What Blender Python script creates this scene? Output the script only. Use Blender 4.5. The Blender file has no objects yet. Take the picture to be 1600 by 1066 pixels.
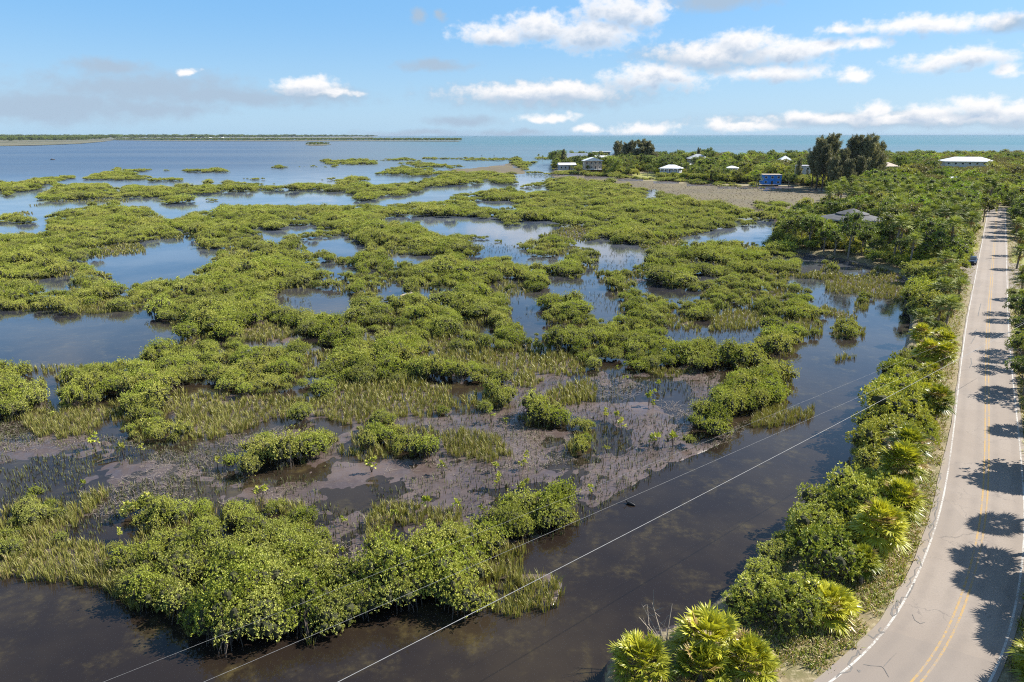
import bpy, math, random
import numpy as np
from mathutils import Matrix, Vector
R_ = math.radians
S = bpy.context.scene
COL = S.collection
rng = np.random.default_rng(7)
random.seed(7)

# ------------------------------------------------------------------ camera
CAMZ = 28.5
PITCH = 16.75
FPX = 1067.0
cd = bpy.data.cameras.new('camera'); cam = bpy.data.objects.new('camera', cd); COL.objects.link(cam)
cd.sensor_width = 36.0; cd.lens = 36.0 * FPX / 1600.0
cd.clip_start = 0.5; cd.clip_end = 200000.0
ROLL = 0.1
CM = Matrix.Rotation(R_(90 - PITCH), 3, 'X') @ Matrix.Rotation(R_(-ROLL), 3, 'Z')
cam.matrix_world = Matrix.Translation((0, 0, CAMZ)) @ CM.to_4x4()
S.camera = cam
RM = np.array(CM)

def ray(px, py):
    d = np.stack([(np.asarray(px, float) - 800) / FPX, -(np.asarray(py, float) - 533) / FPX, -np.ones(np.shape(px))], -1)
    return d @ RM.T
def at(px, py, z=0.0):
    """a pixel of the photograph to the point of the level plane at height z"""
    d = ray(px, py)
    t = (z - CAMZ) / np.minimum(d[..., 2], -1e-5)
    return np.stack([d[..., 0] * t, d[..., 1] * t, np.zeros(np.shape(t)) + z], -1)
def proj(p):
    q = (np.asarray(p, float) - np.array([0, 0, CAMZ])) @ RM
    w = np.maximum(-q[..., 2], 1e-3)
    return 800 + FPX * q[..., 0] / w, 533 - FPX * q[..., 1] / w, w

# ------------------------------------------------------------------ world, sun, exposure
SUN_EL, SUN_AZ = 40.0, 74.0          # azimuth clockwise from +Y
W = bpy.data.worlds.new('World'); S.world = W; W.use_nodes = True
nt = W.node_tree; nt.nodes.clear()
def N(t, kind, **k):
    n = t.nodes.new(kind)
    for a, b in k.items():
        if a == 'inp':
            for i, v in b.items(): n.inputs[i].default_value = v
        else: setattr(n, a, b)
    return n
def M(t, op, a, b=None, c=None, clamp=False):
    n = t.nodes.new('ShaderNodeMath'); n.operation = op; n.use_clamp = clamp
    for i, v in enumerate((a, b, c)):
        if v is None: continue
        if isinstance(v, (int, float)): n.inputs[i].default_value = v
        else: t.links.new(v, n.inputs[i])
    return n.outputs[0]
def VM(t, op, a, b=None, c=None):
    n = t.nodes.new('ShaderNodeVectorMath'); n.operation = op
    for i, v in enumerate((a, b, c)):
        if v is None: continue
        if isinstance(v, tuple): n.inputs[i].default_value = v
        else: t.links.new(v, n.inputs[i])
    return n.outputs['Value'] if op in ('LENGTH', 'DOT_PRODUCT') else n.outputs[0]
def MIX(t, f, a, b, kind='MIX'):
    n = t.nodes.new('ShaderNodeMix'); n.data_type = 'RGBA'; n.blend_type = kind
    for s, v in ((n.inputs[0], f), (n.inputs[6], a), (n.inputs[7], b)):
        if isinstance(v, (int, float)): s.default_value = v
        elif isinstance(v, tuple): s.default_value = (*v[:3], 1)
        else: t.links.new(v, s)
    return n.outputs[2]
def SMOOTH(t, v, a, b, lo=0.0, hi=1.0):
    n = t.nodes.new('ShaderNodeMapRange'); n.interpolation_type = 'SMOOTHSTEP'
    t.links.new(v, n.inputs[0])
    for i, x in enumerate((a, b, lo, hi)): n.inputs[1 + i].default_value = x
    return n.outputs[0]
def NOISE(t, vec, scale, detail=3, rough=0.5, dim='3D', out=0, dist=0.0):
    n = t.nodes.new('ShaderNodeTexNoise'); n.noise_dimensions = dim
    n.inputs['Scale'].default_value = scale; n.inputs['Detail'].default_value = detail
    n.inputs['Roughness'].default_value = rough; n.inputs['Distortion'].default_value = dist
    if vec is not None: t.links.new(vec, n.inputs['Vector'])
    return n.outputs[out]
sky = N(nt, 'ShaderNodeTexSky', sky_type='NISHITA', sun_disc=False, sun_elevation=R_(SUN_EL), sun_rotation=R_(SUN_AZ),
        altitude=30, air_density=1.0, dust_density=0.6, ozone_density=2.0)
SKY_STRENGTH = 0.082
# clouds: soft ellipses given by direction, broken up by noise
CL = '''780,52,62,15 845,42,60,17 925,52,72,22 968,16,62,22 1010,22,36,16 1112,82,80,15 1165,66,44,14 1240,77,58,16 1296,70,30,8 1352,69,24,8
1317,46,18,6 1450,37,100,10 1492,95,66,12 1522,88,46,11 1586,110,18,7 1212,113,68,11 1332,116,25,8 1025,122,78,17 1040,114,50,10 880,142,95,13 830,145,115,14
855,184,46,6 1007,201,52,9 920,203,20,7 1120,196,22,10 1165,198,60,6 1255,182,34,9 1362,174,28,11 1450,175,32,11 1525,167,40,12 1592,172,30,11 1420,186,220,7
478,132,46,10 297,115,12,5 500,143,60,5'''
CL2 = '''1120,3,62,10 490,146,70,10 172,106,44,9 225,140,125,19 90,167,130,17 350,152,150,11 40,176,110,12 230,170,90,9 680,101,46,7 725,189,46,7 655,209,80,5 800,208,50,5 655,23,12,7 693,21,7,7 1568,37,30,8 1420,188,230,9 850,150,140,16 1110,88,90,14'''
gen = N(nt, 'ShaderNodeTexCoord').outputs['Generated']
sx = N(nt, 'ShaderNodeSeparateXYZ'); nt.links.new(gen, sx.inputs[0])
az = M(nt, 'ARCTAN2', sx.outputs[0], sx.outputs[1]); el = M(nt, 'ARCSINE', sx.outputs[2])
cx_ = N(nt, 'ShaderNodeCombineXYZ'); nt.links.new(az, cx_.inputs[0]); nt.links.new(el, cx_.inputs[1])
P0 = cx_.outputs[0]
wv = N(nt, 'ShaderNodeMapping'); nt.links.new(P0, wv.inputs[0]); wv.inputs['Scale'].default_value = (1, 1.35, 1)
nz = NOISE(nt, wv.outputs[0], 17, 6, 0.58, out=1)
nz2 = NOISE(nt, wv.outputs[0], 60, 6, 0.55)
warp = VM(nt, 'MULTIPLY', VM(nt, 'SUBTRACT', nz, (0.5, 0.5, 0.5)), (0.055, 0.026, 0))
def cloud_field(p, CL=CL):
    acc = None
    for tok in CL.split():
        x, y, rx, ry = map(float, tok.split(','))
        d = ray(x, y); d = d / np.linalg.norm(d)
        a, e = math.atan2(d[0], d[1]), math.asin(d[2])
        ix, iy = FPX / (rx * 1.25), FPX / (ry * 1.35)
        l = VM(nt, 'LENGTH', VM(nt, 'MULTIPLY_ADD', p, (ix, iy, 0), (-a * ix, -e * iy, 0)))
        acc = l if acc is None else M(nt, 'SMOOTH_MIN', acc, l, 0.25)
    return M(nt, 'SUBTRACT', 1.0, acc)
PW = VM(nt, 'ADD', P0, warp)
f0 = cloud_field(PW)
f1 = cloud_field(VM(nt, 'ADD', PW, (0.005, 0.0115, 0)))
nn = M(nt, 'MULTIPLY', M(nt, 'SUBTRACT', nz2, 0.5), 1.45)
fd = SMOOTH(nt, M(nt, 'ADD', cloud_field(PW, CL2), M(nt, 'MULTIPLY', nn, 0.7)), -0.3, 0.8)
d0 = M(nt, 'ADD', f0, nn)
dens = SMOOTH(nt, d0, -0.05, 0.72)
shade = SMOOTH(nt, M(nt, 'ADD', f1, M(nt, 'MULTIPLY', nn, 1.0)), 0.0, 1.25)
# high broken cloud overhead and behind, seen only in the water
nb = NOISE(nt, gen, 2.6, 7, 0.58)
hi = M(nt, 'MULTIPLY', M(nt, 'MULTIPLY', SMOOTH(nt, nb, 0.45, 0.60), SMOOTH(nt, az, -0.25, 0.1, 1.0, 0.1)), M(nt, 'MULTIPLY', SMOOTH(nt, el, 0.20, 0.29), SMOOTH(nt, el, 0.36, 0.62, 1.0, 0.12)))
skyc = VM(nt, 'MULTIPLY', sky.outputs[0], (SKY_STRENGTH,) * 3)
skyc = MIX(nt, SMOOTH(nt, el, 0.0, 0.45, 0.85, 0.35), skyc, MIX(nt, SMOOTH(nt, el, 0.0, 0.19), (0.160, 0.262, 0.365), (0.047, 0.174, 0.352)))
skyc = MIX(nt, M(nt, 'MULTIPLY', fd, 0.9), skyc, (0.175, 0.225, 0.285))
ccol = MIX(nt, shade, (0.43, 0.422, 0.42), (0.190, 0.242, 0.312))
col = MIX(nt, M(nt, 'MULTIPLY', dens, 0.93), skyc, ccol)
col = MIX(nt, M(nt, 'MULTIPLY', hi, 0.75), col, (0.36, 0.375, 0.40))
bg = N(nt, 'ShaderNodeBackground'); nt.links.new(col, bg.inputs[0]); bg.inputs[1].default_value = 1.0
wo = N(nt, 'ShaderNodeOutputWorld'); nt.links.new(bg.outputs[0], wo.inputs[0])
W.cycles.sampling_method = 'MANUAL'; W.cycles.sample_map_resolution = 512

ld = bpy.data.lights.new('sun', 'SUN'); ld.energy = 4.5; ld.angle = R_(0.5); ld.color = (1.0, 0.94, 0.84)
sun = bpy.data.objects.new('sun', ld); COL.objects.link(sun)
sdir = Vector((math.sin(R_(SUN_AZ)) * math.cos(R_(SUN_EL)), math.cos(R_(SUN_AZ)) * math.cos(R_(SUN_EL)), math.sin(R_(SUN_EL))))
sun.rotation_euler = sdir.to_track_quat('Z', 'Y').to_euler(); sun.location = (60, 20, 80)
vs = S.view_settings; vs.view_transform = 'Standard'; vs.look = 'None'; vs.exposure = 1.3; vs.gamma = 1.0; vs.use_curve_mapping = False
cy = S.cycles; cy.max_bounces = 6; cy.diffuse_bounces = 2; cy.glossy_bounces = 3; cy.transmission_bounces = 2; cy.transparent_max_bounces = 4
cy.use_denoising = False; cy.filter_width = 1.1; cy.sample_clamp_indirect = 1.5; cy.volume_bounces = 0; cy.caustics_reflective = False; cy.caustics_refractive = False

# ------------------------------------------------------------------ helpers
def tag(o, label=None, cat=None, group=None, kind=None):
    for k, v in (('label', label), ('category', cat), ('group', group), ('kind', kind)):
        if v: o[k] = v
    return o
def mesh(name, V, F, attrs=None, smooth=False, mats=None, midx=None):
    """F: list of (n,k) index arrays; attrs: {name: per-face float array}"""
    me = bpy.data.meshes.new(name)
    V = np.asarray(V, np.float32); F = [np.asarray(f, np.int32) for f in F if len(f)]
    me.vertices.add(len(V)); me.vertices.foreach_set('co', V.ravel())
    tot = np.concatenate([np.full(len(f), f.shape[1], np.int32) for f in F])
    idx = np.concatenate([f.ravel() for f in F])
    me.loops.add(len(idx)); me.loops.foreach_set('vertex_index', idx)
    me.polygons.add(len(tot)); st = np.zeros(len(tot), np.int32); st[1:] = np.cumsum(tot)[:-1]
    me.polygons.foreach_set('loop_start', st)
    me.polygons.foreach_set('use_smooth', np.full(len(tot), bool(smooth)))
    if midx is not None: me.polygons.foreach_set('material_index', np.asarray(midx, np.int32))
    for m in (mats or []): me.materials.append(m)
    for k, v in (attrs or {}).items():
        a = me.attributes.new(k, 'FLOAT', 'FACE'); a.data.foreach_set('value', np.asarray(v, np.float32))
    me.update(calc_edges=True); me.validate()
    return me
def obj(name, me, parent=None, loc=None, **k):
    o = bpy.data.objects.new(name, me); COL.objects.link(o)
    if parent: o.parent = parent
    if loc is not None: o.location = loc
    return tag(o, **k)
def empty(name, loc, rz=0.0, sc=1.0, **k):
    o = bpy.data.objects.new(name, None); COL.objects.link(o); o.empty_display_size = 0.3
    o.location = loc; o.rotation_euler = (0, 0, rz)
    o.scale = (sc,) * 3 if not isinstance(sc, tuple) else sc
    return tag(o, **k)
class MB:
    """collects shapes into one mesh"""
    def __init__(s): s.V = []; s.Q = []; s.T = []; s.n = 0; s.aq = []; s.at = []
    def add(s, V, Q=None, T=None, a=0.5):
        V = np.asarray(V, float).reshape(-1, 3)
        if Q is not None and len(Q):
            Q = np.asarray(Q); s.Q.append(Q + s.n); s.aq.append(np.broadcast_to(a, len(Q)))
        if T is not None and len(T):
            T = np.asarray(T); s.T.append(T + s.n); s.at.append(np.broadcast_to(a, len(T)))
        s.V.append(V); s.n += len(V); return s
    def box(s, c, size, rz=0.0, a=0.5):
        h = np.array(size) / 2
        v = np.array([[x, y, z] for z in (-1, 1) for y in (-1, 1) for x in (-1, 1)]) * h
        cr, sr = math.cos(rz), math.sin(rz)
        v = np.stack([v[:, 0] * cr - v[:, 1] * sr, v[:, 0] * sr + v[:, 1] * cr, v[:, 2]], -1) + np.array(c)
        return s.add(v, [[0, 2, 3, 1], [4, 5, 7, 6], [0, 1, 5, 4], [2, 6, 7, 3], [0, 4, 6, 2], [1, 3, 7, 5]], a=a)
    def tube(s, pts, rad, n=5, a=0.5, cap=True):
        pts = np.asarray(pts, float); k = len(pts); rad = np.broadcast_to(rad, k)
        t = np.gradient(pts, axis=0); t /= np.linalg.norm(t, axis=1)[:, None] + 1e-9
        ref = np.where(np.abs(t[:, 2:3]) > 0.9, [[1.0, 0, 0]], [[0, 0, 1.0]])
        u = np.cross(t, ref); u /= np.linalg.norm(u, axis=1)[:, None]; w = np.cross(t, u)
        th = np.arange(n) * 2 * math.pi / n
        V = pts[:, None] + rad[:, None, None] * (u[:, None] * np.cos(th)[None, :, None] + w[:, None] * np.sin(th)[None, :, None])
        i = np.arange(k - 1)[:, None] * n + np.arange(n)[None]; j = np.arange(k - 1)[:, None] * n + (np.arange(n)[None] + 1) % n
        Q = np.stack([i, j, j + n, i + n], -1).reshape(-1, 4)
        T = []
        if cap:
            V = np.concatenate([V.reshape(-1, 3), pts[:1], pts[-1:]])
            b, e = k * n, k * n + 1
            T = [[b, (q + 1) % n, q] for q in range(n)] + [[e, (k - 1) * n + q, (k - 1) * n + (q + 1) % n] for q in range(n)]
        return s.add(V, Q, T, a=a)
    def me(s, name, mat, smooth=False, heart=None):
        F = []; at_ = []
        if s.Q: F.append(np.concatenate(s.Q)); at_.append(np.concatenate(s.aq))
        if s.T: F.append(np.concatenate(s.T)); at_.append(np.concatenate(s.at))
        tn = np.concatenate(at_)
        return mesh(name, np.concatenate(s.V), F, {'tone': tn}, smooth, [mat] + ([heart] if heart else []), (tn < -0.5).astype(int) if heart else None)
    def build(s, name, mat, parent=None, smooth=False, loc=None, **k):
        return obj(name, s.me(name, mat, smooth), parent, loc, **k)
def unit(v): return v / (np.linalg.norm(v, axis=-1, keepdims=True) + 1e-9)

# ------------------------------------------------------------------ materials
def new_mat(name):
    m = bpy.data.materials.new(name); m.use_nodes = True; t = m.node_tree
    return m, t, t.nodes['Principled BSDF']
def plain(name, c, rough=0.7, metal=0.0, vary=0.15, scale=3.0, bump=0.0):
    m, t, b = new_mat(name)
    pos = N(t, 'ShaderNodeTexCoord').outputs['Object']
    n = NOISE(t, pos, scale, 4, 0.6)
    f = SMOOTH(t, n, 0.3, 0.7)
    col = MIX(t, f, tuple(x * (1 - vary) for x in c), tuple(min(1, x * (1 + vary)) for x in c))
    t.links.new(col, b.inputs['Base Color']); b.inputs['Roughness'].default_value = rough; b.inputs['Metallic'].default_value = metal
    if bump:
        bn = N(t, 'ShaderNodeBump', inp={'Strength': bump, 'Distance': 0.05}); t.links.new(n, bn.inputs['Height']); t.links.new(bn.outputs[0], b.inputs['Normal'])
    return m
def leaf_mat(name, dark, light, old, trans=0.28, patch=None, patch_scale=0.06, rough=0.5):
    """tone attribute: 0 dark .. 1 light; above 1.5 = dead leaf"""
    m, t, b = new_mat(name)
    tone = N(t, 'ShaderNodeAttribute', attribute_name='tone').outputs['Fac']
    oi = N(t, 'ShaderNodeObjectInfo')
    f = M(t, 'ADD', M(t, 'MULTIPLY', tone, 0.62), M(t, 'MULTIPLY', oi.outputs['Random'], 0.60), clamp=True)
    col = MIX(t, f, dark, light)
    if patch:
        pn = NOISE(t, oi.outputs['Location'], patch_scale, 3, 0.6)
        col = MIX(t, SMOOTH(t, pn, 0.40, 0.60), col, MIX(t, f, tuple(x * 0.62 for x in patch), patch))
    col = MIX(t, SMOOTH(t, tone, 1.3, 1.8), col, old)
    t.links.new(col, b.inputs['Base Color']); b.inputs['Roughness'].default_value = rough
    b.inputs['Specular IOR Level'].default_value = 0.35
    tr = N(t, 'ShaderNodeBsdfTranslucent'); t.links.new(MIX(t, 1.0, col, (1.0, 1.0, 0.55), 'MULTIPLY'), tr.inputs[0])
    mx = N(t, 'ShaderNodeMixShader', inp={0: trans}); t.links.new(b.outputs[0], mx.inputs[1]); t.links.new(tr.outputs[0], mx.inputs[2])
    out = [n for n in t.nodes if n.type == 'OUTPUT_MATERIAL'][0]; t.links.new(mx.outputs[0], out.inputs[0])
    return m
L_MANG = leaf_mat('mangrove_leaf', (0.12, 0.155, 0.018), (0.43, 0.465, 0.07), (0.30, 0.20, 0.08), patch=(0.49, 0.485, 0.115), patch_scale=0.045)
L_MANG2 = leaf_mat('pale_mangrove_leaf', (0.16, 0.165, 0.042), (0.49, 0.50, 0.13), (0.30, 0.22, 0.10), patch=(0.42, 0.47, 0.075), patch_scale=0.045)
L_GRASS = leaf_mat('cordgrass_blade', (0.085, 0.095, 0.022), (0.27, 0.285, 0.060), (0.30, 0.23, 0.11), trans=0.25, patch=(0.23, 0.20, 0.065), patch_scale=0.05)
L_SHRUB = leaf_mat('shrub_leaf', (0.13, 0.155, 0.022), (0.47, 0.48, 0.065), (0.30, 0.20, 0.06), patch=(0.45, 0.44, 0.085), patch_scale=0.08)
L_TREE = leaf_mat('tree_leaf', (0.085, 0.120, 0.020), (0.37, 0.43, 0.066), (0.25, 0.18, 0.06), patch=(0.30, 0.31, 0.075), patch_scale=0.05)
L_LIME = leaf_mat('bright_tree_leaf', (0.12, 0.21, 0.012), (0.38, 0.48, 0.035), (0.30, 0.25, 0.06))
L_BROWN = leaf_mat('brownish_tree_leaf', (0.10, 0.095, 0.032), (0.27, 0.235, 0.085), (0.25, 0.15, 0.06))
L_DARK = leaf_mat('dark_tree_leaf', (0.060, 0.090, 0.020), (0.25, 0.31, 0.062), (0.20, 0.15, 0.06))
L_CAS = leaf_mat('casuarina_needle', (0.085, 0.088, 0.048), (0.30, 0.285, 0.15), (0.16, 0.12, 0.07), trans=0.2)
L_PALM = leaf_mat('palm_frond_leaf', (0.065, 0.105, 0.014), (0.52, 0.50, 0.045), (0.36, 0.26, 0.10), rough=0.38)
L_PALMF = leaf_mat('far_palm_leaf', (0.065, 0.095, 0.018), (0.29, 0.325, 0.075), (0.30, 0.20, 0.07), rough=0.62)
SHADE_CORE = plain('twiggy_crown_heart', (0.034, 0.036, 0.014), 1.0, vary=0.4, scale=4)  # dark filler for crown insides, their shade put into the colour
BARK = plain('grey_bark', (0.20, 0.17, 0.14), 0.9, vary=0.35, scale=5)
BARKD = plain('dark_wet_bark', (0.075, 0.058, 0.045), 0.8, vary=0.35, scale=6)
DEAD = plain('dead_frond', (0.26, 0.18, 0.09), 0.85, vary=0.3, scale=4)

# ------------------------------------------------------------------ plan of the place: outlines read off the photograph, laid on the level ground
WATER, MUD, MANG, GRASS, TAN, LAND, LAWN, SCRUB, WOODS, ROAD = range(10)
def Z(x0, y0, s, t):
    return np.array([[x0 + float(a.split(',')[0]) / s, y0 + float(a.split(',')[1]) / s] for a in t.split()])
SX, SY, ST = -500, 214, 2          # class map: 2 px cells over a margin round the frame
GW, GH = 1500, 640
gx, gy = np.meshgrid(SX + (np.arange(GW) + .5) * ST, SY + (np.arange(GH) + .5) * ST)
CLS = np.zeros((GH, GW), np.int8)
def inside(poly, X, Y):
    r = np.zeros(X.shape, bool); n = len(poly)
    for i in range(n):
        (x1, y1), (x2, y2) = poly[i], poly[(i + 1) % n]
        if y1 == y2: continue
        c = ((y1 > Y) != (y2 > Y)) & (X < (x2 - x1) * (Y - y1) / (y2 - y1) + x1)
        r ^= c
    return r
def paint(c, *polys):
    for p in polys:
        x0, y0 = p.min(0); x1, y1 = p.max(0)
        i0, i1 = max(0, int((y0 - SY) / ST) - 1), min(GH, int((y1 - SY) / ST) + 2)
        j0, j1 = max(0, int((x0 - SX) / ST) - 1), min(GW, int((x1 - SX) / ST) + 2)
        if i1 <= i0 or j1 <= j0: continue
        sub = CLS[i0:i1, j0:j1]
        sub[inside(p, gx[i0:i1, j0:j1], gy[i0:i1, j0:j1])] = c
A1 = (0, 240, 4); A2 = (400, 240, 4); A3 = (800, 240, 4); B1 = (0, 400, 4); B2 = (400, 400, 4); B3 = (800, 400, 4); B4 = (1150, 380, 4)
D1 = (0, 440, 3); D2 = (534, 440, 3); D3 = (1066, 440, 3); E1 = (0, 746, 3); E2 = (534, 746, 3); I = (0, 0, 1)
# wet mud
paint(MUD, Z(*I, '-500,640 0,655 130,680 280,690 380,680 530,650 700,640 780,590 960,570 1090,560 1160,600 1180,655 1126,700 1066,726 964,778 921,812 880,838 840,850 700,870 560,900 300,900 120,880 -100,850 -500,840'))
# far dry marsh
TANP = [Z(*I, '650,268 700,264 745,259 775,256 800,254 825,254 827,258 822,267 838,271 862,271 931,274 970,278 1050,284 1100,290 1160,292 1260,295 1335,298 1350,304 1320,312 1270,318 1235,330 1215,345 1200,340 1180,334 1100,318 1075,312 1012,300 962,290 925,285 862,280 800,274')]
# mangrove main mass
M0 = Z(*I, '''-500,372 0,366 72,363 75,347 62,337 120,325 160,320 235,323 247,342 270,341 290,338 300,330 330,328 345,325 347,320 365,322 380,320 432,321 525,320 600,319
695,314 712,305 740,300 765,297 800,293 858,281 900,283 962,290 1010,300 1075,312 1100,318 1175,332 1200,337 1206,345 1225,345 1240,390 1255,405 1250,420 1232,437 1272,452 1272,462 1270,485 1287,502
1286,522 1272,530 1250,527 1247,540 1240,577 1235,610 1222,640 1190,652 1160,660 1130,678 1100,690 1075,702 1068,690 1080,670 1095,655 1115,635 1130,610 1145,590 1150,575 1110,585 1060,580 1000,582 954,574 900,590 867,588
781,588 800,625 797,638 734,643 697,653 617,655 534,665 434,655 377,678 333,688 273,692 233,695 200,688 177,655 133,680 103,688 60,684 33,658 0,660 -500,660''')
paint(MANG, M0)
paint(MANG, Z(*I, '760,300 860,281 960,290 1010,300 1010,330 800,330 740,312'))
# north-western islands and the far strips
for q, t in ((A1, '-700,185 100,175 250,150 450,133 500,152 350,178 260,198 250,230 100,240 -700,250'), (A1, '20,250 90,245 100,270 30,275'),
             (A1, '510,160 600,118 700,112 830,130 980,152 1140,148 1150,175 990,176 860,165 600,165 530,170'), (A1, '705,95 740,88 800,98 940,95 950,112 850,120 720,120'),
             (A1, '1130,118 1160,100 1290,100 1340,88 1410,93 1420,110 1450,120 1300,122'), (A1, '1015,106 1030,98 1055,98 1065,113'), (A1, '1260,168 1290,156 1330,170 1270,176'),
             (A1, '215,265 330,220 330,195 440,188 560,183 670,188 690,215 750,220 760,198 840,193 930,203 1100,205 1110,195 1170,195 1270,205 1290,190 1410,188 1420,170 1500,178 1640,185 1640,240 1400,242 1200,262 1000,272 850,282 600,290 260,300'),
             (A1, '1495,155 1610,148 1665,160 1610,172'), (A1, '985,305 1050,283 1190,278 1210,300 1030,324'), (A1, '1260,285 1350,278 1360,300 1270,306'), (A1, '-300,400 0,390 210,400 225,440 20,436 -300,440'),
             (A2, '0,200 200,203 240,188 390,183 480,198 520,183 700,178 760,193 850,188 1000,178 1040,173 1080,160 1200,130 1600,128 1640,190 1480,192 1470,165 1420,165 1410,192 1200,205 1040,217 1045,235 940,262 800,262 720,293 650,292 620,260 540,240 380,232 0,242'),
             (A2, '490,185 500,163 620,143 700,143 712,165 600,182'), (A2, '725,130 850,90 900,78 1040,93 1250,98 1440,93 1450,102 1300,127 1200,132 1050,142 850,137'),
             (A2, '883,66 890,57 1000,54 1100,58 1250,74 1450,90 1400,97 1200,92 1000,82'), (A2, '740,42 900,28 960,24 1030,44 900,52 780,52'), (A2, '718,18 830,8 970,14 965,24 830,26'),
             (A2, '1030,22 1250,20 1660,30 1660,48 1400,49 1250,42 1040,38'), (A2, '393,47 430,33 500,40 640,33 750,40 757,70 600,77 430,67'), (A2, '92,88 150,73 212,90 110,97'), (A2, '315,82 360,68 402,88'),
             (A2, '420,78 510,75 518,86 425,86'), (A2, '228,90 300,78 303,93'), (A2, '75,187 118,180 122,190'), (A2, '378,160 500,154 500,165 385,168'), (A2, '1248,262 1260,248 1400,252 1430,232 1550,220 1640,214 1640,310 1500,292 1340,295 1280,275'),
             (A2, '1040,158 1062,155 1065,165 1042,166'), (A2, '1545,25 1580,8 1620,8 1640,25 1600,32')): paint(MANG, Z(*q, t))
paint(MANG, Z(800, 200, 5.93, '-20,260 60,250 180,240 260,235 330,250 380,290 240,292 100,285 -20,275'))
paint(TAN, *TANP)
paint(MANG, Z(*A3, '95,125 120,110 250,122 350,122 520,128 700,148 1000,166 1180,185 1600,208 1600,222 1200,200 1000,180 700,160 450,140 200,132'))
paint(MANG, Z(*I, '1180,320 1215,318 1235,335 1215,350 1200,345'), Z(*A3, '0,50 60,52 165,48 160,60 100,82 85,110 40,85 0,75'))
# ponds
POND = [(A1, '0,445 290,443 292,470 285,492 150,494 0,498 -900,505 -900,450'), (B1, '548,20 700,0 930,-20 932,-42 870,-72 1000,-92 1080,-100 1200,-90 1240,-50 1360,-25 1345,0 1300,60 1200,110 1140,135 980,140 770,190 750,235 690,245 705,180 690,115 640,88 550,80'),
        (B1, '-1500,325 0,330 120,350 300,345 440,362 600,368 740,345 960,360 1050,430 1160,460 1100,480 940,545 920,590 820,630 800,650 600,668 320,665 120,665 -1500,670'), (B1, '1460,105 1500,62 1560,52 1560,90 1535,112'), (B1, '200,205 300,175 420,180 450,215 360,208 240,218'),
        (A2, '0,468 100,480 340,458 420,460 300,490 160,520 158,545 100,556 30,500'), (A2, '288,562 400,530 540,518 600,530 640,550 680,575 680,600 640,620 600,645 520,640 420,600 330,592'), (B2, '290,70 400,45 500,50 620,70 682,90 620,105 500,100 420,85'),
        (B2, '100,270 200,205 450,203 580,240 612,340 600,372 540,350 440,370 380,340 250,330 110,300'), (B2, '-40,262 60,262 50,285 -40,280'), (A2, '770,430 850,400 1000,388 1200,398 1500,410 1610,415 1610,580 1530,530 1420,510 1130,500 1100,490 1050,470 975,440 960,428 850,415 820,455'),
        (A3, '0,430 130,425 260,428 320,455 200,490 150,530 90,548 0,555'), (A2, '1325,570 1420,545 1530,560 1610,520 1610,650 1530,625 1360,680 1295,660 1420,620 1410,600 1300,575'), (A3, '0,580 80,590 100,640 350,660 280,692 0,692'),
        (A3, '395,562 520,545 612,515 620,560 740,572 820,600 862,640 862,672 700,690 700,722 540,722 560,600 420,580'), (B3, '545,0 870,0 860,20 700,85 540,92'),
        (B3, '190,130 240,125 360,128 430,150 470,70 500,90 540,150 570,190 560,235 692,270 662,320 650,402 500,380 480,320 470,280 420,250 370,232 300,250 262,225 170,240 155,290 200,350 215,395 130,412 80,432 0,390 0,250 100,235 240,205 255,180'),
        (B3, '1045,180 1130,120 1280,112 1270,140 1140,160 1090,150'), (B3, '660,185 760,145 880,150 940,165 950,195 1080,200 1180,230 1180,260 1100,275 1010,280 890,235 760,210'),
        (B3, '940,440 1000,390 1190,392 1330,408 1480,440 1600,470 1560,500 1400,555 1340,560 1260,520 1160,510 1110,540 1010,510 960,520'), (B3, '100,420 350,430 340,450 240,485 120,480 90,530 70,520 70,450'), (B2, '1160,290 1230,245 1235,270 1200,340 1165,325'), (B2, '1390,460 1430,430 1495,450 1490,490 1410,505'),
        (B2, '640,450 690,435 780,500 805,520 800,605 765,600 750,520 700,470'), (A3, '1045,580 1080,525 1200,500 1300,470 1430,455 1600,443 1660,445 1640,520 1560,567 1480,542 1400,545 1290,540 1200,545 1130,552'),
        (A2, '1340,298 1420,290 1600,310 1640,330 1500,342 1380,325'), (A3, '-20,190 20,190 40,215 230,208 240,228 130,240 0,225'), (A3, '-10,312 60,320 60,337 -10,335'), (A2, '630,180 700,175 860,140 1040,148 1040,170 900,178 780,195'), (A3, '850,240 910,235 910,275 850,270'),
        (B4, '380,55 600,70 780,90 880,140 830,170 700,205 600,185 520,155 420,155 400,110'), (D1, '200,430 260,470 285,600 240,560 215,480'), (B2, '-60,465 60,432 20,455'), (A2, '790,655 900,635 1150,640 1080,660 1020,690 920,672')]
for q, t in POND: paint(WATER, Z(*q, t))
paint(MUD, Z(*B3, '660,185 760,145 880,150 890,190 800,200 740,210'), Z(*B3, '860,150 940,160 940,185 860,180'))
paint(MANG, Z(*B3, '360,115 420,105 425,150 365,160'), Z(*B3, '940,160 1060,160 1080,205 950,195'), Z(*A2, '990,440 1010,420 1045,445 1030,475 995,470'), Z(*A2, '1530,430 1560,405 1640,412 1650,450 1560,470'))
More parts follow.
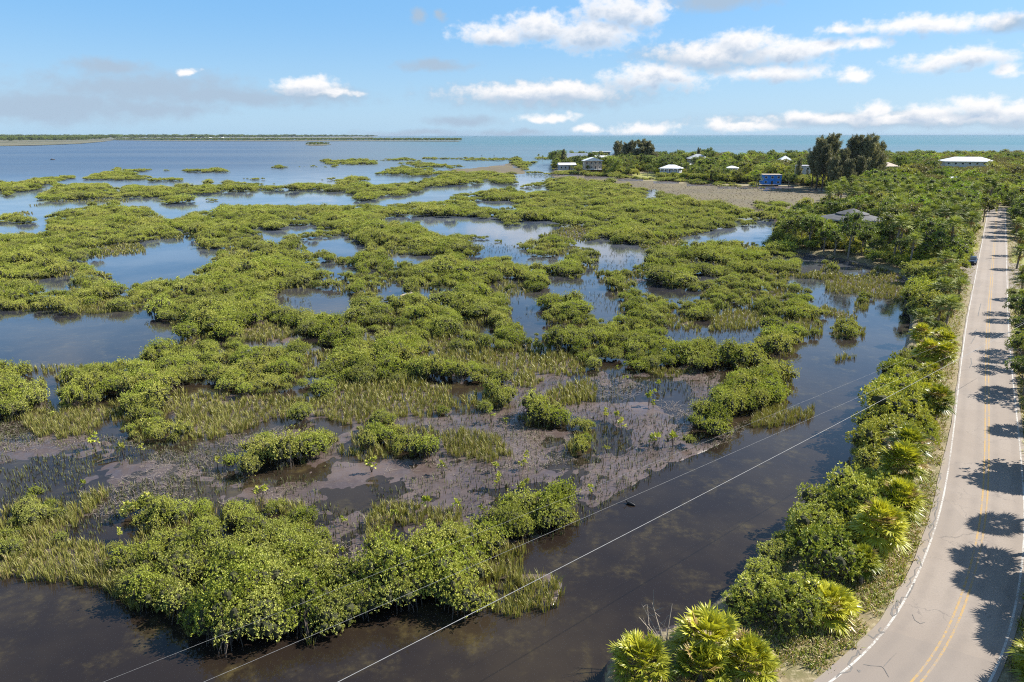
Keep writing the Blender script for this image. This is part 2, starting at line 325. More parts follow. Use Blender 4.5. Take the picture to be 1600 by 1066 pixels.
# marsh grass
for q, t in ((D1, '-1500,375 0,378 200,385 560,370 540,400 200,420 0,440 -1500,440'), (D1, '100,600 250,600 560,600 620,640 520,640 410,720 310,745 180,735 100,655'), (D1, '750,560 1000,540 1560,560 1600,640 1300,640 1130,710 1000,740 880,720'),
             (D1, '1120,230 1240,200 1420,230 1400,310 1200,280 1130,280'), (D2, '0,480 250,480 500,500 520,610 250,640 0,680 -100,640'), (D2, '480,330 760,330 1080,340 1150,420 870,440 620,440 250,440 240,400'), (D2, '400,265 520,260 620,300 480,330 380,310'),
             (D2, '930,575 1000,500 1150,460 1195,500 1180,562 1000,592'), (D2, '800,470 870,428 950,470 900,497 810,497'), (D3, '440,590 620,560 625,600 600,650 420,690 310,680 330,640'), (D3, '200,150 340,120 380,160 350,220 60,240'),
             (B3, '800,690 1000,720 1120,700 1130,730 1000,770 830,740'), (B3, '950,395 1130,390 1190,440 1080,470 980,440'), (B3, '250,470 500,500 480,560 250,550'), (B4, '330,190 500,160 680,180 800,190 860,160 1000,180 1060,260 1090,330 1060,372 950,355 850,345 780,330 740,320 640,320 560,300 550,240 500,225 350,220'),
             (B4, '480,380 560,370 640,400 780,440 740,490 640,470 500,450'), (B4, '720,390 860,370 870,400 760,430'), (B4, '590,700 640,670 750,680 740,720 640,750'), (A1, '0,385 100,358 220,350 232,365 170,385 60,395'), (A1, '140,325 200,310 320,312 260,327'), (A1, '510,310 590,302 590,312'), (A1, '260,302 600,290 845,284 800,300 500,302'),
             (A1, '545,600 760,570 870,570 935,600 900,622 700,640 550,655'), (B1, '440,345 620,300 760,260 830,235 840,260 720,330 740,355 600,368 470,360'), (A3, '200,490 400,450 560,500 420,545 180,535'), (A3, '820,590 960,540 1060,540 1050,590 900,620'),
             (A2, '-10,120 120,120 130,126 -10,128'), (B1, '1060,430 1160,400 1240,440 1180,460'), (B4, '200,300 330,290 360,350 200,345')): paint(GRASS, Z(*q, t))
# foreground islands
paint(GRASS, Z(*E1, '-1500,300 0,330 140,260 330,140 480,60 512,90 440,150 350,232 250,285 100,325 0,360 -1500,380'))
paint(MANG, Z(*E1, '-1500,160 0,150 60,150 150,98 235,103 290,118 330,150 250,210 150,262 60,312 0,345 -1500,350'))
ISL = Z(*I, '''-500,880 0,869 33,849 83,846 127,846 160,833 187,806 233,786 267,799 300,796 367,796 400,783 467,786 487,823 483,856 517,853 534,912 567,893 617,879 684,869 714,843 741,836 774,833 777,849 754,876 774,906 777,933 764,953 741,959
701,949 674,946 634,959 584,969 534,990 500,1003 467,1009 417,1009 380,1012 330,1016 322,1000 290,990 280,975 250,966 207,953 177,930 117,908 50,908 0,901 -500,905''')
paint(MANG, ISL)
paint(GRASS, Z(*E1, '-1500,400 0,385 200,310 330,320 470,360 560,430 600,540 660,620 530,552 350,492 150,492 0,470 -1500,480'), Z(*E2, '700,560 790,510 860,432 980,430 1060,490 1030,562 1000,622 900,622 800,662 700,650'), Z(*E2, '650,410 760,350 860,350 830,390 860,440 790,505 720,500'))
paint(MUD, Z(*E1, '1000,260 1130,240 1240,310 1130,360 980,350'), Z(*E1, '1240,160 1360,190 1350,230 1150,240 1180,190'))
paint(MANG, Z(*E2, '750,190 820,160 950,128 1010,98 1082,130 1132,180 1130,232 1080,252 940,242 880,272 800,292 760,282'))
paint(GRASS, Z(*E2, '120,150 240,120 560,170 560,230 420,240 240,220 200,330 120,320'))
for t in ('-10,790 90,680 240,640 250,690 340,670 460,690 460,780 400,832 300,822 100,842 0,832', '830,640 900,610 1040,620 1060,700 950,682 850,682', '1060,620 1150,640 1210,670 1190,760 1150,802 1080,852 1060,780 1120,720 1060,682', '560,860 560,850 580,850'): paint(MANG, Z(*D2, t))
paint(GRASS, Z(*D2, '460,720 600,700 740,740 800,822 700,852 500,822'))
paint(MANG, Z(*D1, '1000,852 1060,830 1130,790 1280,758 1370,780 1390,738 1550,728 1592,750 1480,792 1440,842 1380,872 1300,852 1280,912 1180,922 1080,882 1010,882'))
paint(MANG, Z(*B4, '580,540 640,480 700,500 830,515 840,560 810,600 600,600'), Z(*B4, '750,350 770,310 820,310 830,380 760,395'), Z(*B4, '530,150 550,100 620,95 660,140 640,180 540,180'))
# dry land on the right and the far peninsula (outlines include what stands on it)
LANDP = [Z(*I, '''760,1640 950,1040 985,1010 1060,980 1110,955 1150,915 1190,865 1232,820 1252,790 1292,767 1330,737 1330,690 1355,640 1382,580 1414,545 1424,500 1418,478 1412,455 1428,440 1400,425 1330,405 1262,395 1240,392 1215,382 1205,370
1215,345 1225,330 1245,320 1260,318 1300,312 1345,303 1330,297 1279,294 1212,289 1144,289 1070,284 1019,280 969,277 931,272 884,270 862,268 863,250 862,249 842,246 815,244 815,238 842,230 862,228 900,226 940,219 1000,214 1060,226 1200,226 1262,214 1400,214 1700,214 2700,214 2700,1640''')]
paint(WOODS, *LANDP)
paint(SCRUB, Z(*I, '''760,1640 950,1035 985,1005 1060,975 1110,950 1150,910 1190,860 1230,820 1250,790 1290,765 1330,735 1330,690 1355,640 1382,580 1414,545 1424,500 1418,478 1412,455 1440,420 1500,440 1520,436 1516,470 1505,520 1495,565 1490,600 1485,640 1478,690 1468,740 1455,790 1430,840 1395,900 1350,960 1300,1010 1240,1066 1080,1260 900,1640'''))
paint(LAWN, Z(1200, 290, 4, '560,335 740,325 735,385 700,400 560,400'), Z(1470, 350, 10.66, '470,380 600,260 690,130 740,0 760,0 640,490 560,500 480,480'), Z(800, 200, 5.93, '1120,420 1320,420 1360,470 1150,465'), Z(1400, 420, 4.44, '790,200 888,130 1200,130 1200,300 800,420 780,300'),
      Z(*I, '1576,392 1590,395 1700,395 1700,415 1580,412'))
SHORE = [Z(*I, '1495,440 1500,408 1512,398 1540,398 1534,415 1526,436 1518,452 1508,500 1500,560 1494,600 1486,640 1478,700 1470,750 1462,800 1448,850 1425,900 1395,960 1345,1020 1295,1066 1240,1120 1000,1300 900,1300 1235,1062 1290,1015 1340,965 1390,900 1430,845 1452,795 1465,745 1475,690 1482,640 1487,600')]

# the road: double yellow line traced from the photograph, on a low causeway
ROADZ = 1.0
ctr_px = np.array([(1090, 1330), (1200, 1255), (1290, 1190), (1370, 1130), (1445, 1068), (1476, 1012), (1497, 970), (1511, 925), (1523, 880), (1532, 845), (1538, 800), (1541, 756), (1542, 702), (1542.5, 656), (1542, 600), (1542.5, 550), (1544, 499), (1548, 454), (1550.5, 420), (1553, 390), (1555, 365), (1556.5, 345), (1558, 325)], float)
c = at(ctr_px[:, 0], ctr_px[:, 1], 0.0)[:, :2] * (CAMZ - ROADZ) / CAMZ
def resample(p, step):
    s = np.concatenate([[0], np.cumsum(np.linalg.norm(np.diff(p, axis=0), axis=1))])
    u = np.arange(0, s[-1], step)
    return np.stack([np.interp(u, s, p[:, k]) for k in range(p.shape[1])], -1)
RC = resample(c, 1.0)
for _ in range(30):
    RC[1:-1] = 0.5 * RC[1:-1] + 0.25 * (RC[:-2] + RC[2:])
for _ in range(100):
    q = RC.copy(); q[1:-1] = 0.5 * RC[1:-1] + 0.25 * (RC[:-2] + RC[2:]); RC[60:] = q[60:]
rt = unit(np.gradient(RC, axis=0)); rn = np.stack([rt[:, 1], -rt[:, 0]], -1)      # normal to the right
def road_dist(p):
    p = np.asarray(p, float).reshape(-1, 2); d = np.full(len(p), 1e9); near = np.abs(p[:, 0]) < 1e5
    sgn = np.zeros(len(p))
    for i in range(0, len(p), 20000):
        blk = p[i:i + 20000]
        dd = ((blk[:, None] - RC[None, ::3]) ** 2).sum(-1); j = dd.argmin(1)
        d[i:i + 20000] = np.sqrt(dd.min(1)); sgn[i:i + 20000] = np.sign(((blk - RC[::3][j]) * rn[::3][j]).sum(-1))
    return d * sgn
# cells on the road
far_ok = (gy > 214) & (gx > 900)
gp = at(gx, np.maximum(gy, SY + 1), ROADZ)
rd = np.full(CLS.shape, 99.0); mk = (gx > 900) & (gy > 260)
rd[mk] = road_dist(gp[mk][:, :2])
CLS[(rd > -3.9) & (rd < 3.3)] = ROAD
CLS0 = CLS.copy()
def cls_at(px, py):
    j = np.clip(((np.asarray(px) - SX) / ST).astype(int), 0, GW - 1); i = ((np.asarray(py) - SY) / ST).astype(int)
    r = CLS[np.clip(i, 0, GH - 1), j]
    return np.where(i < 0, -1, r)
def rd_at(x, y): return road_dist(np.stack([x, y], -1))

# ------------------------------------------------------------------ ground sheet
base_z = np.choose(CLS, [-0.6, -0.01, -0.05, 0.02, 0.18, 0.88, 0.90, 0.86, 0.88, 0.955]).astype(float)
def blur(a, n, it=2):
    for _ in range(it):
        for ax in (0, 1):
            p = np.concatenate([np.repeat(np.take(a, [0], ax), n, ax), a, np.repeat(np.take(a, [-1], ax), n, ax)], ax)
            cs = np.cumsum(p, ax); z = np.zeros_like(np.take(cs, [0], ax)); cs = np.concatenate([z, cs], ax)
            m = a.shape[ax]; a = (np.take(cs, range(2 * n + 1, 2 * n + 1 + m), ax) - np.take(cs, range(m), ax)) / (2 * n + 1)
    return a
def vnoise(x, y, f, seed=0):
    """value noise on the ground plane"""
    x = np.asarray(x) * f; y = np.asarray(y) * f; xi = np.floor(x).astype(np.int64); yi = np.floor(y).astype(np.int64)
    def h(a, b):
        n = (a * 374761393 + b * 668265263 + seed * 144269) & 0x7fffffff
        n = ((n ^ (n >> 13)) * 1274126177) & 0x7fffffff
        return ((n ^ (n >> 16)) & 0xffff) / 65535.0
    u = x - xi; v = y - yi; u = u * u * (3 - 2 * u); v = v * v * (3 - 2 * v)
    return (h(xi, yi) * (1 - u) + h(xi + 1, yi) * u) * (1 - v) + (h(xi, yi + 1) * (1 - u) + h(xi + 1, yi + 1) * u) * v
farw = ((CLS == WOODS) & (at(gx, gy, 0.)[..., 1] > np.where(gx < 1000, 760, 650)))
CLSG = np.where(farw, WATER, CLS); base_z[farw] = -0.6
zz = blur(base_z, 2)
g0 = at(gx, gy, 0.0)
wet = (CLS == MUD) | (CLS == GRASS) | (CLS == MANG)
west = np.clip((220 - gx) / 200, 0, 1) * 0.022
nmud = vnoise(g0[..., 0], g0[..., 1], 0.9, 1) * 0.5 + vnoise(g0[..., 0], g0[..., 1], 0.22, 2) + vnoise(g0[..., 0], g0[..., 1], 2.3, 3) * 0.25 - 0.85
zz = zz + np.where(wet, nmud * 0.10 + np.where(CLS == MUD, 0.018 - west, 0), nmud * 0.06)
zz = np.where(np.abs(rd) < 4.6, np.minimum(zz, 0.955), zz)
g3 = np.stack([g0[..., 0] * (CAMZ - zz) / CAMZ, g0[..., 1] * (CAMZ - zz) / CAMZ, zz], -1)
step = 2
gi = np.arange(0, GH, step); gj = np.arange(0, GW, step)
sub = g3[np.ix_(gi, gj)]; scl = CLSG[np.ix_(gi, gj)]
nr, nc = scl.shape
idx = np.arange(nr * nc).reshape(nr, nc)
quads = np.stack([idx[1:, :-1], idx[1:, 1:], idx[:-1, 1:], idx[:-1, :-1]], -1).reshape(-1, 4)
qc = scl[:-1, :-1].reshape(-1); qz = sub.reshape(-1, 3)[quads][..., 2].max(1)
V_all = sub.reshape(-1, 3)
def ground_part(name, sel, mat):
    q = quads[sel]; u, inv = np.unique(q, return_inverse=True)
    return tag(obj(name, mesh(name, V_all[u], [inv.reshape(q.shape)], smooth=True, mats=[mat])), kind='structure')
def mudmat():
    m, t, b = new_mat('wet_marsh_mud')
    pos = N(t, 'ShaderNodeTexCoord').outputs['Object']
    n1 = NOISE(t, pos, 0.16, 5, 0.6); n2 = NOISE(t, pos, 3.0, 5, 0.65); n3 = NOISE(t, pos, 0.6, 4, 0.6)
    col = MIX(t, SMOOTH(t, n1, 0.35, 0.65), (0.060, 0.042, 0.038), (0.104, 0.075, 0.064))
    col = MIX(t, SMOOTH(t, n2, 0.45, 0.75, 0, 0.7), col, (0.105, 0.082, 0.072))
    t.links.new(col, b.inputs['Base Color'])
    t.links.new(SMOOTH(t, n3, 0.40, 0.62, 0.14, 0.55), b.inputs['Roughness'])
    bn = N(t, 'ShaderNodeBump', inp={'Strength': 0.5, 'Distance': 0.04}); t.links.new(n2, bn.inputs['Height']); t.links.new(bn.outputs[0], b.inputs['Normal'])
    return m
def tanmat():
    m, t, b = new_mat('dry_marsh_grass')
    pos = N(t, 'ShaderNodeTexCoord').outputs['Object']
    n1 = NOISE(t, pos, 0.035, 5, 0.65); n2 = NOISE(t, pos, 0.35, 4, 0.7)
    col = MIX(t, SMOOTH(t, n1, 0.35, 0.62), (0.118, 0.092, 0.046), (0.090, 0.070, 0.040))
    col = MIX(t, SMOOTH(t, n2, 0.5, 0.72, 0, 0.75), col, (0.11, 0.11, 0.045))
    t.links.new(col, b.inputs['Base Color']); b.inputs['Roughness'].default_value = 0.95
    return m
def landmat(name, c1, c2, c3, s1, s2):
    m, t, b = new_mat(name)
    pos = N(t, 'ShaderNodeTexCoord').outputs['Object']
    n1 = NOISE(t, pos, s1, 5, 0.65); n2 = NOISE(t, pos, s2, 5, 0.7)
    col = MIX(t, SMOOTH(t, n1, 0.38, 0.62), c1, c2); col = MIX(t, SMOOTH(t, n2, 0.48, 0.66), col, c3)
    t.links.new(col, b.inputs['Base Color']); b.inputs['Roughness'].default_value = 0.95
    bn = N(t, 'ShaderNodeBump', inp={'Strength': 0.7, 'Distance': 0.08}); t.links.new(n2, bn.inputs['Height']); t.links.new(bn.outputs[0], b.inputs['Normal'])
    return m
ground_part('mudflat', np.isin(qc, (MUD, MANG, GRASS)) | ((qc == WATER) & (qz > -0.3)), mudmat())
ground_part('dry_marsh', qc == TAN, tanmat())
ground_part('ground', np.isin(qc, (SCRUB, WOODS, ROAD)), landmat('litter_ground', (0.20, 0.155, 0.085), (0.13, 0.115, 0.045), (0.30, 0.25, 0.15), 0.35, 2.2))
ground_part('lawn', qc == LAWN, landmat('lawn_grass', (0.22, 0.21, 0.035), (0.16, 0.18, 0.035), (0.26, 0.23, 0.07), 0.25, 2.0))

# ------------------------------------------------------------------ water
def watermat():
    m, t, b = new_mat('water')
    geo = N(t, 'ShaderNodeNewGeometry').outputs['Position']
    sp = N(t, 'ShaderNodeSeparateXYZ'); t.links.new(geo, sp.inputs[0])
    x, y = sp.outputs[0], sp.outputs[1]
    r = VM(t, 'LENGTH', geo)
    # shallow brown ponds near, slate lagoon, turquoise gulf beyond the keys
    n1 = NOISE(t, geo, 0.05, 5, 0.6); n2 = NOISE(t, geo, 0.28, 5, 0.65); n3 = NOISE(t, geo, 1.1, 4, 0.7)
    near = MIX(t, SMOOTH(t, n1, 0.4, 0.62), (0.016, 0.0115, 0.009), (0.030, 0.022, 0.014))
    near = MIX(t, M(t, 'MULTIPLY', SMOOTH(t, n2, 0.48, 0.68), SMOOTH(t, n3, 0.36, 0.7)), near, (0.060, 0.046, 0.020))
    mp = N(t, 'ShaderNodeMapping'); t.links.new(geo, mp.inputs[0]); mp.inputs['Scale'].default_value = (0.0009, 0.006, 1)
    streak = NOISE(t, mp.outputs[0], 1.0, 5, 0.6)
    lag = MIX(t, SMOOTH(t, streak, 0.35, 0.65), (0.030, 0.052, 0.095), (0.062, 0.080, 0.110))
    gulf = MIX(t, SMOOTH(t, r, 1100, 3200), (0.070, 0.112, 0.130), (0.018, 0.104, 0.112))
    gulf = MIX(t, SMOOTH(t, streak, 0.4, 0.7, 0, 0.5), gulf, (0.10, 0.17, 0.185))
    side = SMOOTH(t, M(t, 'ADD', M(t, 'DIVIDE', x, y), M(t, 'MULTIPLY', M(t, 'SUBTRACT', streak, 0.5), 0.25)), -0.28, 0.06)
    mid = MIX(t, SMOOTH(t, M(t, 'DIVIDE', x, y), -0.42, -0.1), lag, (0.105, 0.122, 0.125))
    sea = MIX(t, side, mid, gulf)
    near = MIX(t, SMOOTH(t, r, 80, 260), near, MIX(t, SMOOTH(t, n1, 0.35, 0.65), (0.050, 0.068, 0.105), (0.115, 0.128, 0.155)))  # paler base at middle range imitates sky reflected in the ponds
    fs = SMOOTH(t, r, 380, 760)
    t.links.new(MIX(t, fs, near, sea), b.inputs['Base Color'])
    t.links.new(SMOOTH(t, r, 250, 800, 0.045, 0.32), b.inputs['Roughness'])
    b.inputs['IOR'].default_value = 1.5
    t.links.new(M(t, 'MULTIPLY', SMOOTH(t, r, 380, 900, 1.0, 0.5), SMOOTH(t, r, 45, 130, 0.26, 0.58)), b.inputs['Specular IOR Level'])
    w1 = NOISE(t, geo, 0.9, 3, 0.55); w2 = NOISE(t, geo, 4.5, 3, 0.6)
    h = M(t, 'ADD', w1, M(t, 'MULTIPLY', w2, 0.22))
    bn = N(t, 'ShaderNodeBump', inp={'Distance': 0.05}); t.links.new(h, bn.inputs['Height']); t.links.new(SMOOTH(t, n1, 0.3, 0.7, 0.10, 0.26), bn.inputs['Strength'])
    t.links.new(bn.outputs[0], b.inputs['Normal'])
    return m
rr = np.array([0, 60, 120, 200, 300, 450, 700, 1100, 1800, 3000, 6000, 12000, 25000, 60000, 140000.0]); na = 96
V = [[0, 0, 0]]; F4 = []; F3 = []
for k, r in enumerate(rr[1:]):
    for a in range(na): V.append([r * math.sin(2 * math.pi * a / na), r * math.cos(2 * math.pi * a / na), 0])
for a in range(na):
    b_ = (a + 1) % na; F3.append([0, 1 + b_, 1 + a])
    for k in range(len(rr) - 2): F4.append([1 + k * na + a, 1 + k * na + b_, 1 + (k + 1) * na + b_, 1 + (k + 1) * na + a])
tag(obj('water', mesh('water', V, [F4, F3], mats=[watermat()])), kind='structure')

# ------------------------------------------------------------------ the road and its marks
def ribbon(name, o0, o1, z, mat, i0=0, i1=None, parent=None, skirt=0.0, wob=0.0, cen=None, **k):
    C_ = RC[i0:i1]; n = rn[i0:i1]; m = len(C_)
    f0 = o0(np.arange(m) + i0) if callable(o0) else np.full(m, o0); f1 = o1(np.arange(m) + i0) if callable(o1) else np.full(m, o1)
    if wob:
        s = np.arange(m) + i0
        f0 = f0 + (vnoise(s, s * 0 + 3, 0.35, 5) - 0.5) * wob; f1 = f1 + (vnoise(s, s * 0 + 9, 0.35, 6) - 0.5) * wob
    nc_ = 16 if skirt else 2
    cols = [(f0 * (1 - k / nc_) + f1 * k / nc_, z) for k in range(nc_ + 1)]
    if skirt: cols = [(f0, z - skirt)] + cols + [(f1, z - skirt)]
    V = np.stack([np.concatenate([C_ + n * f[:, None], np.full((m, 1), zz_)], 1) for f, zz_ in cols], 1).reshape(-1, 3)
    w = len(cols); i = np.arange(m - 1)[:, None] * w + np.arange(w - 1)[None]
    q = np.stack([i, i + 1, i + 1 + w, i + w], -1).reshape(-1, 4)
    me = mesh(name, V, [q], mats=[mat]); a = me.attributes.new('across', 'FLOAT', 'POINT'); a.data.foreach_set('value', np.stack([f for f, _ in cols], 1).ravel().astype(np.float32))
    return tag(obj(name, me, parent), **k)
def asphalt():
    m, t, b = new_mat('old_asphalt')
    pos = N(t, 'ShaderNodeTexCoord').outputs['Object']
    n1 = NOISE(t, pos, 0.12, 5, 0.6); n2 = NOISE(t, pos, 9.0, 4, 0.7); n3 = NOISE(t, pos, 0.7, 4, 0.6)
    col = MIX(t, SMOOTH(t, n1, 0.35, 0.65), (0.218, 0.178, 0.145), (0.254, 0.212, 0.177))
    col = MIX(t, SMOOTH(t, n2, 0.35, 0.7, 0, 0.5), col, (0.185, 0.155, 0.13))
    col = MIX(t, SMOOTH(t, n3, 0.55, 0.75, 0, 0.35), col, (0.18, 0.152, 0.128))
    ac = N(t, 'ShaderNodeAttribute', attribute_name='across').outputs['Fac']
    tr_ = M(t, 'ABSOLUTE', M(t, 'SUBTRACT', M(t, 'ABSOLUTE', M(t, 'SUBTRACT', M(t, 'ABSOLUTE', ac), 1.38)), 0.72))
    col = MIX(t, M(t, 'MULTIPLY', SMOOTH(t, tr_, 0.05, 0.45, 0.5, 0), SMOOTH(t, n3, 0.3, 0.7, 0.3, 1)), col, (0.165, 0.138, 0.118))
    col = MIX(t, M(t, 'MULTIPLY', SMOOTH(t, M(t, 'ABSOLUTE', M(t, 'ADD', ac, 0.1)), 2.45, 3.4), SMOOTH(t, n3, 0.4, 0.6)), col, (0.24, 0.20, 0.145))
    vp = N(t, 'ShaderNodeTexVoronoi', feature='F1'); vp.inputs['Scale'].default_value = 0.16; t.links.new(pos, vp.inputs['Vector'])
    pc = N(t, 'ShaderNodeSeparateColor'); t.links.new(vp.outputs['Color'], pc.inputs[0])
    col = MIX(t, SMOOTH(t, pc.outputs[0], 0.72, 0.74, 0, 0.28), col, (0.165, 0.142, 0.124))
    # hairline cracks
    v = N(t, 'ShaderNodeTexVoronoi', feature='DISTANCE_TO_EDGE'); v.inputs['Scale'].default_value = 0.22
    wp = VM(t, 'ADD', pos, VM(t, 'MULTIPLY', NOISE(t, pos, 0.8, 4, 0.65, out=1), (2.2, 2.2, 0))); t.links.new(wp, v.inputs['Vector'])
    ck = M(t, 'MULTIPLY', SMOOTH(t, v.outputs[0], 0.001, 0.010, 1, 0), SMOOTH(t, n1, 0.44, 0.58, 0, 0.55))
    col = MIX(t, ck, col, (0.10, 0.088, 0.08))
    t.links.new(col, b.inputs['Base Color']); b.inputs['Roughness'].default_value = 0.9
    bn = N(t, 'ShaderNodeBump', inp={'Strength': 0.25, 'Distance': 0.02}); t.links.new(n2, bn.inputs['Height']); t.links.new(bn.outputs[0], b.inputs['Normal'])
    return m
def paint_mat(name, c, wear):
    m, t, b = new_mat(name)
    pos = N(t, 'ShaderNodeTexCoord').outputs['Object']
    n = NOISE(t, pos, 5.0, 5, 0.7); n1 = NOISE(t, pos, 0.3, 3, 0.6)
    f = M(t, 'ADD', n, M(t, 'MULTIPLY', M(t, 'SUBTRACT', n1, 0.5), 0.5))
    t.links.new(MIX(t, SMOOTH(t, f, wear, wear + 0.16, 0, 0.9), c, (0.21, 0.175, 0.146)), b.inputs['Base Color']); b.inputs['Roughness'].default_value = 0.75
    return m
seg = np.arange(len(RC)); arc = seg * 1.0
# nearer than about 55 m the paved shoulder widens on the left
i_near = int(np.argmin(np.abs(RC[:, 1] - at(1470, 745, ROADZ)[1])))
lw = lambda i: -2.80 - 0.45 * np.clip((i_near + 14 - i) / 14.0, 0.22, 1)
road = ribbon('road', lw, 2.85, ROADZ, asphalt(), skirt=0.25, wob=0.14, kind='structure')
WHITE = paint_mat('white_road_paint', (0.40, 0.385, 0.355), 0.45); YEL = paint_mat('faded_yellow_paint', (0.33, 0.205, 0.06), 0.46)
for o in (-2.70, 2.52): ribbon('edge_line', o - 0.06, o + 0.06, ROADZ + 0.005, WHITE, parent=road)
for o in (-0.16, 0.16): ribbon('centre_line', o - 0.06, o + 0.06, ROADZ + 0.005, YEL, parent=road)
# black crack-seal squiggles on the shoulder
SEAL = plain('bitumen_crack_seal', (0.115, 0.105, 0.096), 0.7)
sl = MB(); rs = np.random.default_rng(4)
def seal(pts, w=0.036):
    p = resample(np.asarray(pts, float), 0.06); t_ = unit(np.gradient(p, axis=0)); nn_ = np.stack([-t_[:, 1], t_[:, 0]], -1)
    ww = w * (0.6 + 0.8 * vnoise(np.arange(len(p)), np.zeros(len(p)), 0.3, int(rs.integers(99))))[:, None]
    hz = ROADZ + 0.007 + len(sl.V) * 0.0003 + np.arange(len(p)) * 0.00006
    V = np.stack([np.c_[p + nn_ * ww, hz], np.c_[p - nn_ * ww, hz]], 1).reshape(-1, 3)
    i = np.arange(len(p) - 1) * 2; sl.add(V, np.stack([i, i + 1, i + 3, i + 2], -1))
def px2(t, x0, y0, s): q = Z(x0, y0, s, t); return at(q[:, 0], q[:, 1], ROADZ)[:, :2]
z7 = (1300, 850, 4.937); z5 = (1400, 640, 4.845)
for t, q in (('30,1030 60,1000 140,985 155,950 125,930 160,870 190,860 205,820 215,855 230,850', z7), ('280,700 320,730 350,700 380,690 410,680 370,680 360,665 380,645', z7),
             ('465,560 500,540 505,500 460,500 470,560 455,540 480,470 510,480 500,430 530,460 540,410 580,415 620,340 635,300', z7), ('575,330 610,295 600,270 640,240 640,200 660,180 685,180', z7), ('690,175 680,130 655,125 660,145 680,120 660,90', z7), ('715,65 705,45 735,30', z7),
             ('260,980 250,940 290,890 280,860 250,880 255,900 285,850 300,830 295,790 305,760', z5), ('275,770 300,735 310,760 320,700 310,690 325,665', z5), ('215,990 240,985 250,1000', z5), ('320,560 340,520 330,490 345,480', z5), ('195,970 210,990 220,975', z7), ('490,500 500,440 520,450', z7)): seal(px2(t, *q))
for t, q in (('540,450 560,420 545,440 550,470 520,520', (1400, 420, 4.44)), ('520,620 525,660 510,690', (1400, 420, 4.44)), ('590,240 575,300 570,330', (1400, 420, 4.44))): seal(px2(t, *q), 0.045)
for t, q in (('245,930 300,940 380,945 400,960 440,1030', z7), ('400,945 450,890 500,840', z7), ('620,545 640,590 680,615 720,605', z7)): seal(px2(t, *q), 0.016)
sl.build('crack_seal', SEAL, road)
# gravel turn-outs beside the road
GRAV = landmat('gravel_shoulder', (0.20, 0.168, 0.136), (0.17, 0.14, 0.108), (0.225, 0.19, 0.16), 0.4, 3.0)
i_a = int(np.argmin(np.linalg.norm(RC - at(1550, 452, ROADZ)[:2], axis=1))); i_b = int(np.argmin(np.linalg.norm(RC - at(1552, 413, ROADZ)[:2], axis=1)))
ribbon('gravel_turnout', 2.9, lambda i: 3.0 + 9 * np.sin(np.clip((i - i_a + 4) / (i_b - i_a + 8), 0, 1) * math.pi) ** 0.5, ROADZ - 0.02, GRAV, i_a - 4, i_b + 5, kind='structure')
i_c = int(np.argmin(np.linalg.norm(RC - at(1530, 436, ROADZ)[:2], axis=1))); i_d = int(np.argmin(np.linalg.norm(RC - at(1543, 396, ROADZ)[:2], axis=1)))
ribbon('gravel_shoulder', lambda i: -3.0 - 4.6 * np.sin(np.clip((i - i_c + 6) / (i_d - i_c + 8), 0, 1) * math.pi) ** 0.5, -2.86, ROADZ - 0.02, GRAV, i_c - 6, i_d + 3, kind='structure')

# ------------------------------------------------------------------ plant builders
def leaf_cloud(rg, C, Nn, L, Wd, per=5, spread=0.8, up=0.3, tone=None):
    """rhombic leaves in rosettes round the centres C, opening along Nn"""
    n = len(C); C = np.repeat(C, per, 0); Nn = np.repeat(Nn, per, 0)
    d = unit(Nn * 0.6 + rg.normal(size=C.shape) * spread * 0.6 + np.array([0, 0, up]))
    s = unit(np.cross(d, rg.normal(size=C.shape)))
    l = L * rg.uniform(0.7, 1.25, (len(C), 1)); w = Wd * rg.uniform(0.7, 1.25, (len(C), 1))
    b = C + d * l * 0.12
    nrm = np.cross(d, s)
    V = np.stack([b, b + d * l * 0.5 + s * w * 0.5 + nrm * w * 0.12, b + d * l, b + d * l * 0.5 - s * w * 0.5 + nrm * w * 0.12], 1).reshape(-1, 3)
    Q = np.arange(len(C) * 4).reshape(-1, 4)
    tn = rg.uniform(0, 1, n) if tone is None else tone
    return V, Q, np.clip(np.repeat(tn, per) + rg.normal(0, 0.15, n * per), 0, 1)
def lobed(rg, lobes, dens, inner=0.22, zmin=0.12, bottom=-0.35):
    """points on the outside of a union of ellipsoid lobes (cx,cy,cz,rx,ry,rz)"""
    P = []; Nn = []; T = []
    for i, (cx, cy_, cz, rx, ry, rz) in enumerate(lobes):
        n = int(dens * 4 * math.pi * ((rx * ry) ** 0.8 + (rx * rz) ** 0.8 + (ry * rz) ** 0.8) / 3 ** 1.0 / 1.0 * 0.5)
        u = unit(rg.normal(size=(n, 3))); u = u[u[:, 2] > bottom]
        k = 1 - inner * rg.uniform(0, 1, len(u)) ** 1.6
        k *= 1 + 0.16 * np.sin(u[:, 0] * 5.1 + i) * np.sin(u[:, 1] * 4.7 + 2 * i) + 0.10 * np.sin(u[:, 2] * 9 + u[:, 0] * 7 + i)
        p = u * k[:, None] * [rx, ry, rz] + [cx, cy_, cz]
        keep = p[:, 2] > zmin
        for j, (a, b, c_, ra, rb, rc_) in enumerate(lobes):
            if j != i: keep &= (((p - [a, b, c_]) / [ra, rb, rc_]) ** 2).sum(1) > 0.62
        P.append(p[keep]); Nn.append(u[keep]); T.append(np.full(keep.sum(), rg.uniform(0.15, 0.85)))
    return np.concatenate(P), np.concatenate(Nn), np.concatenate(T)
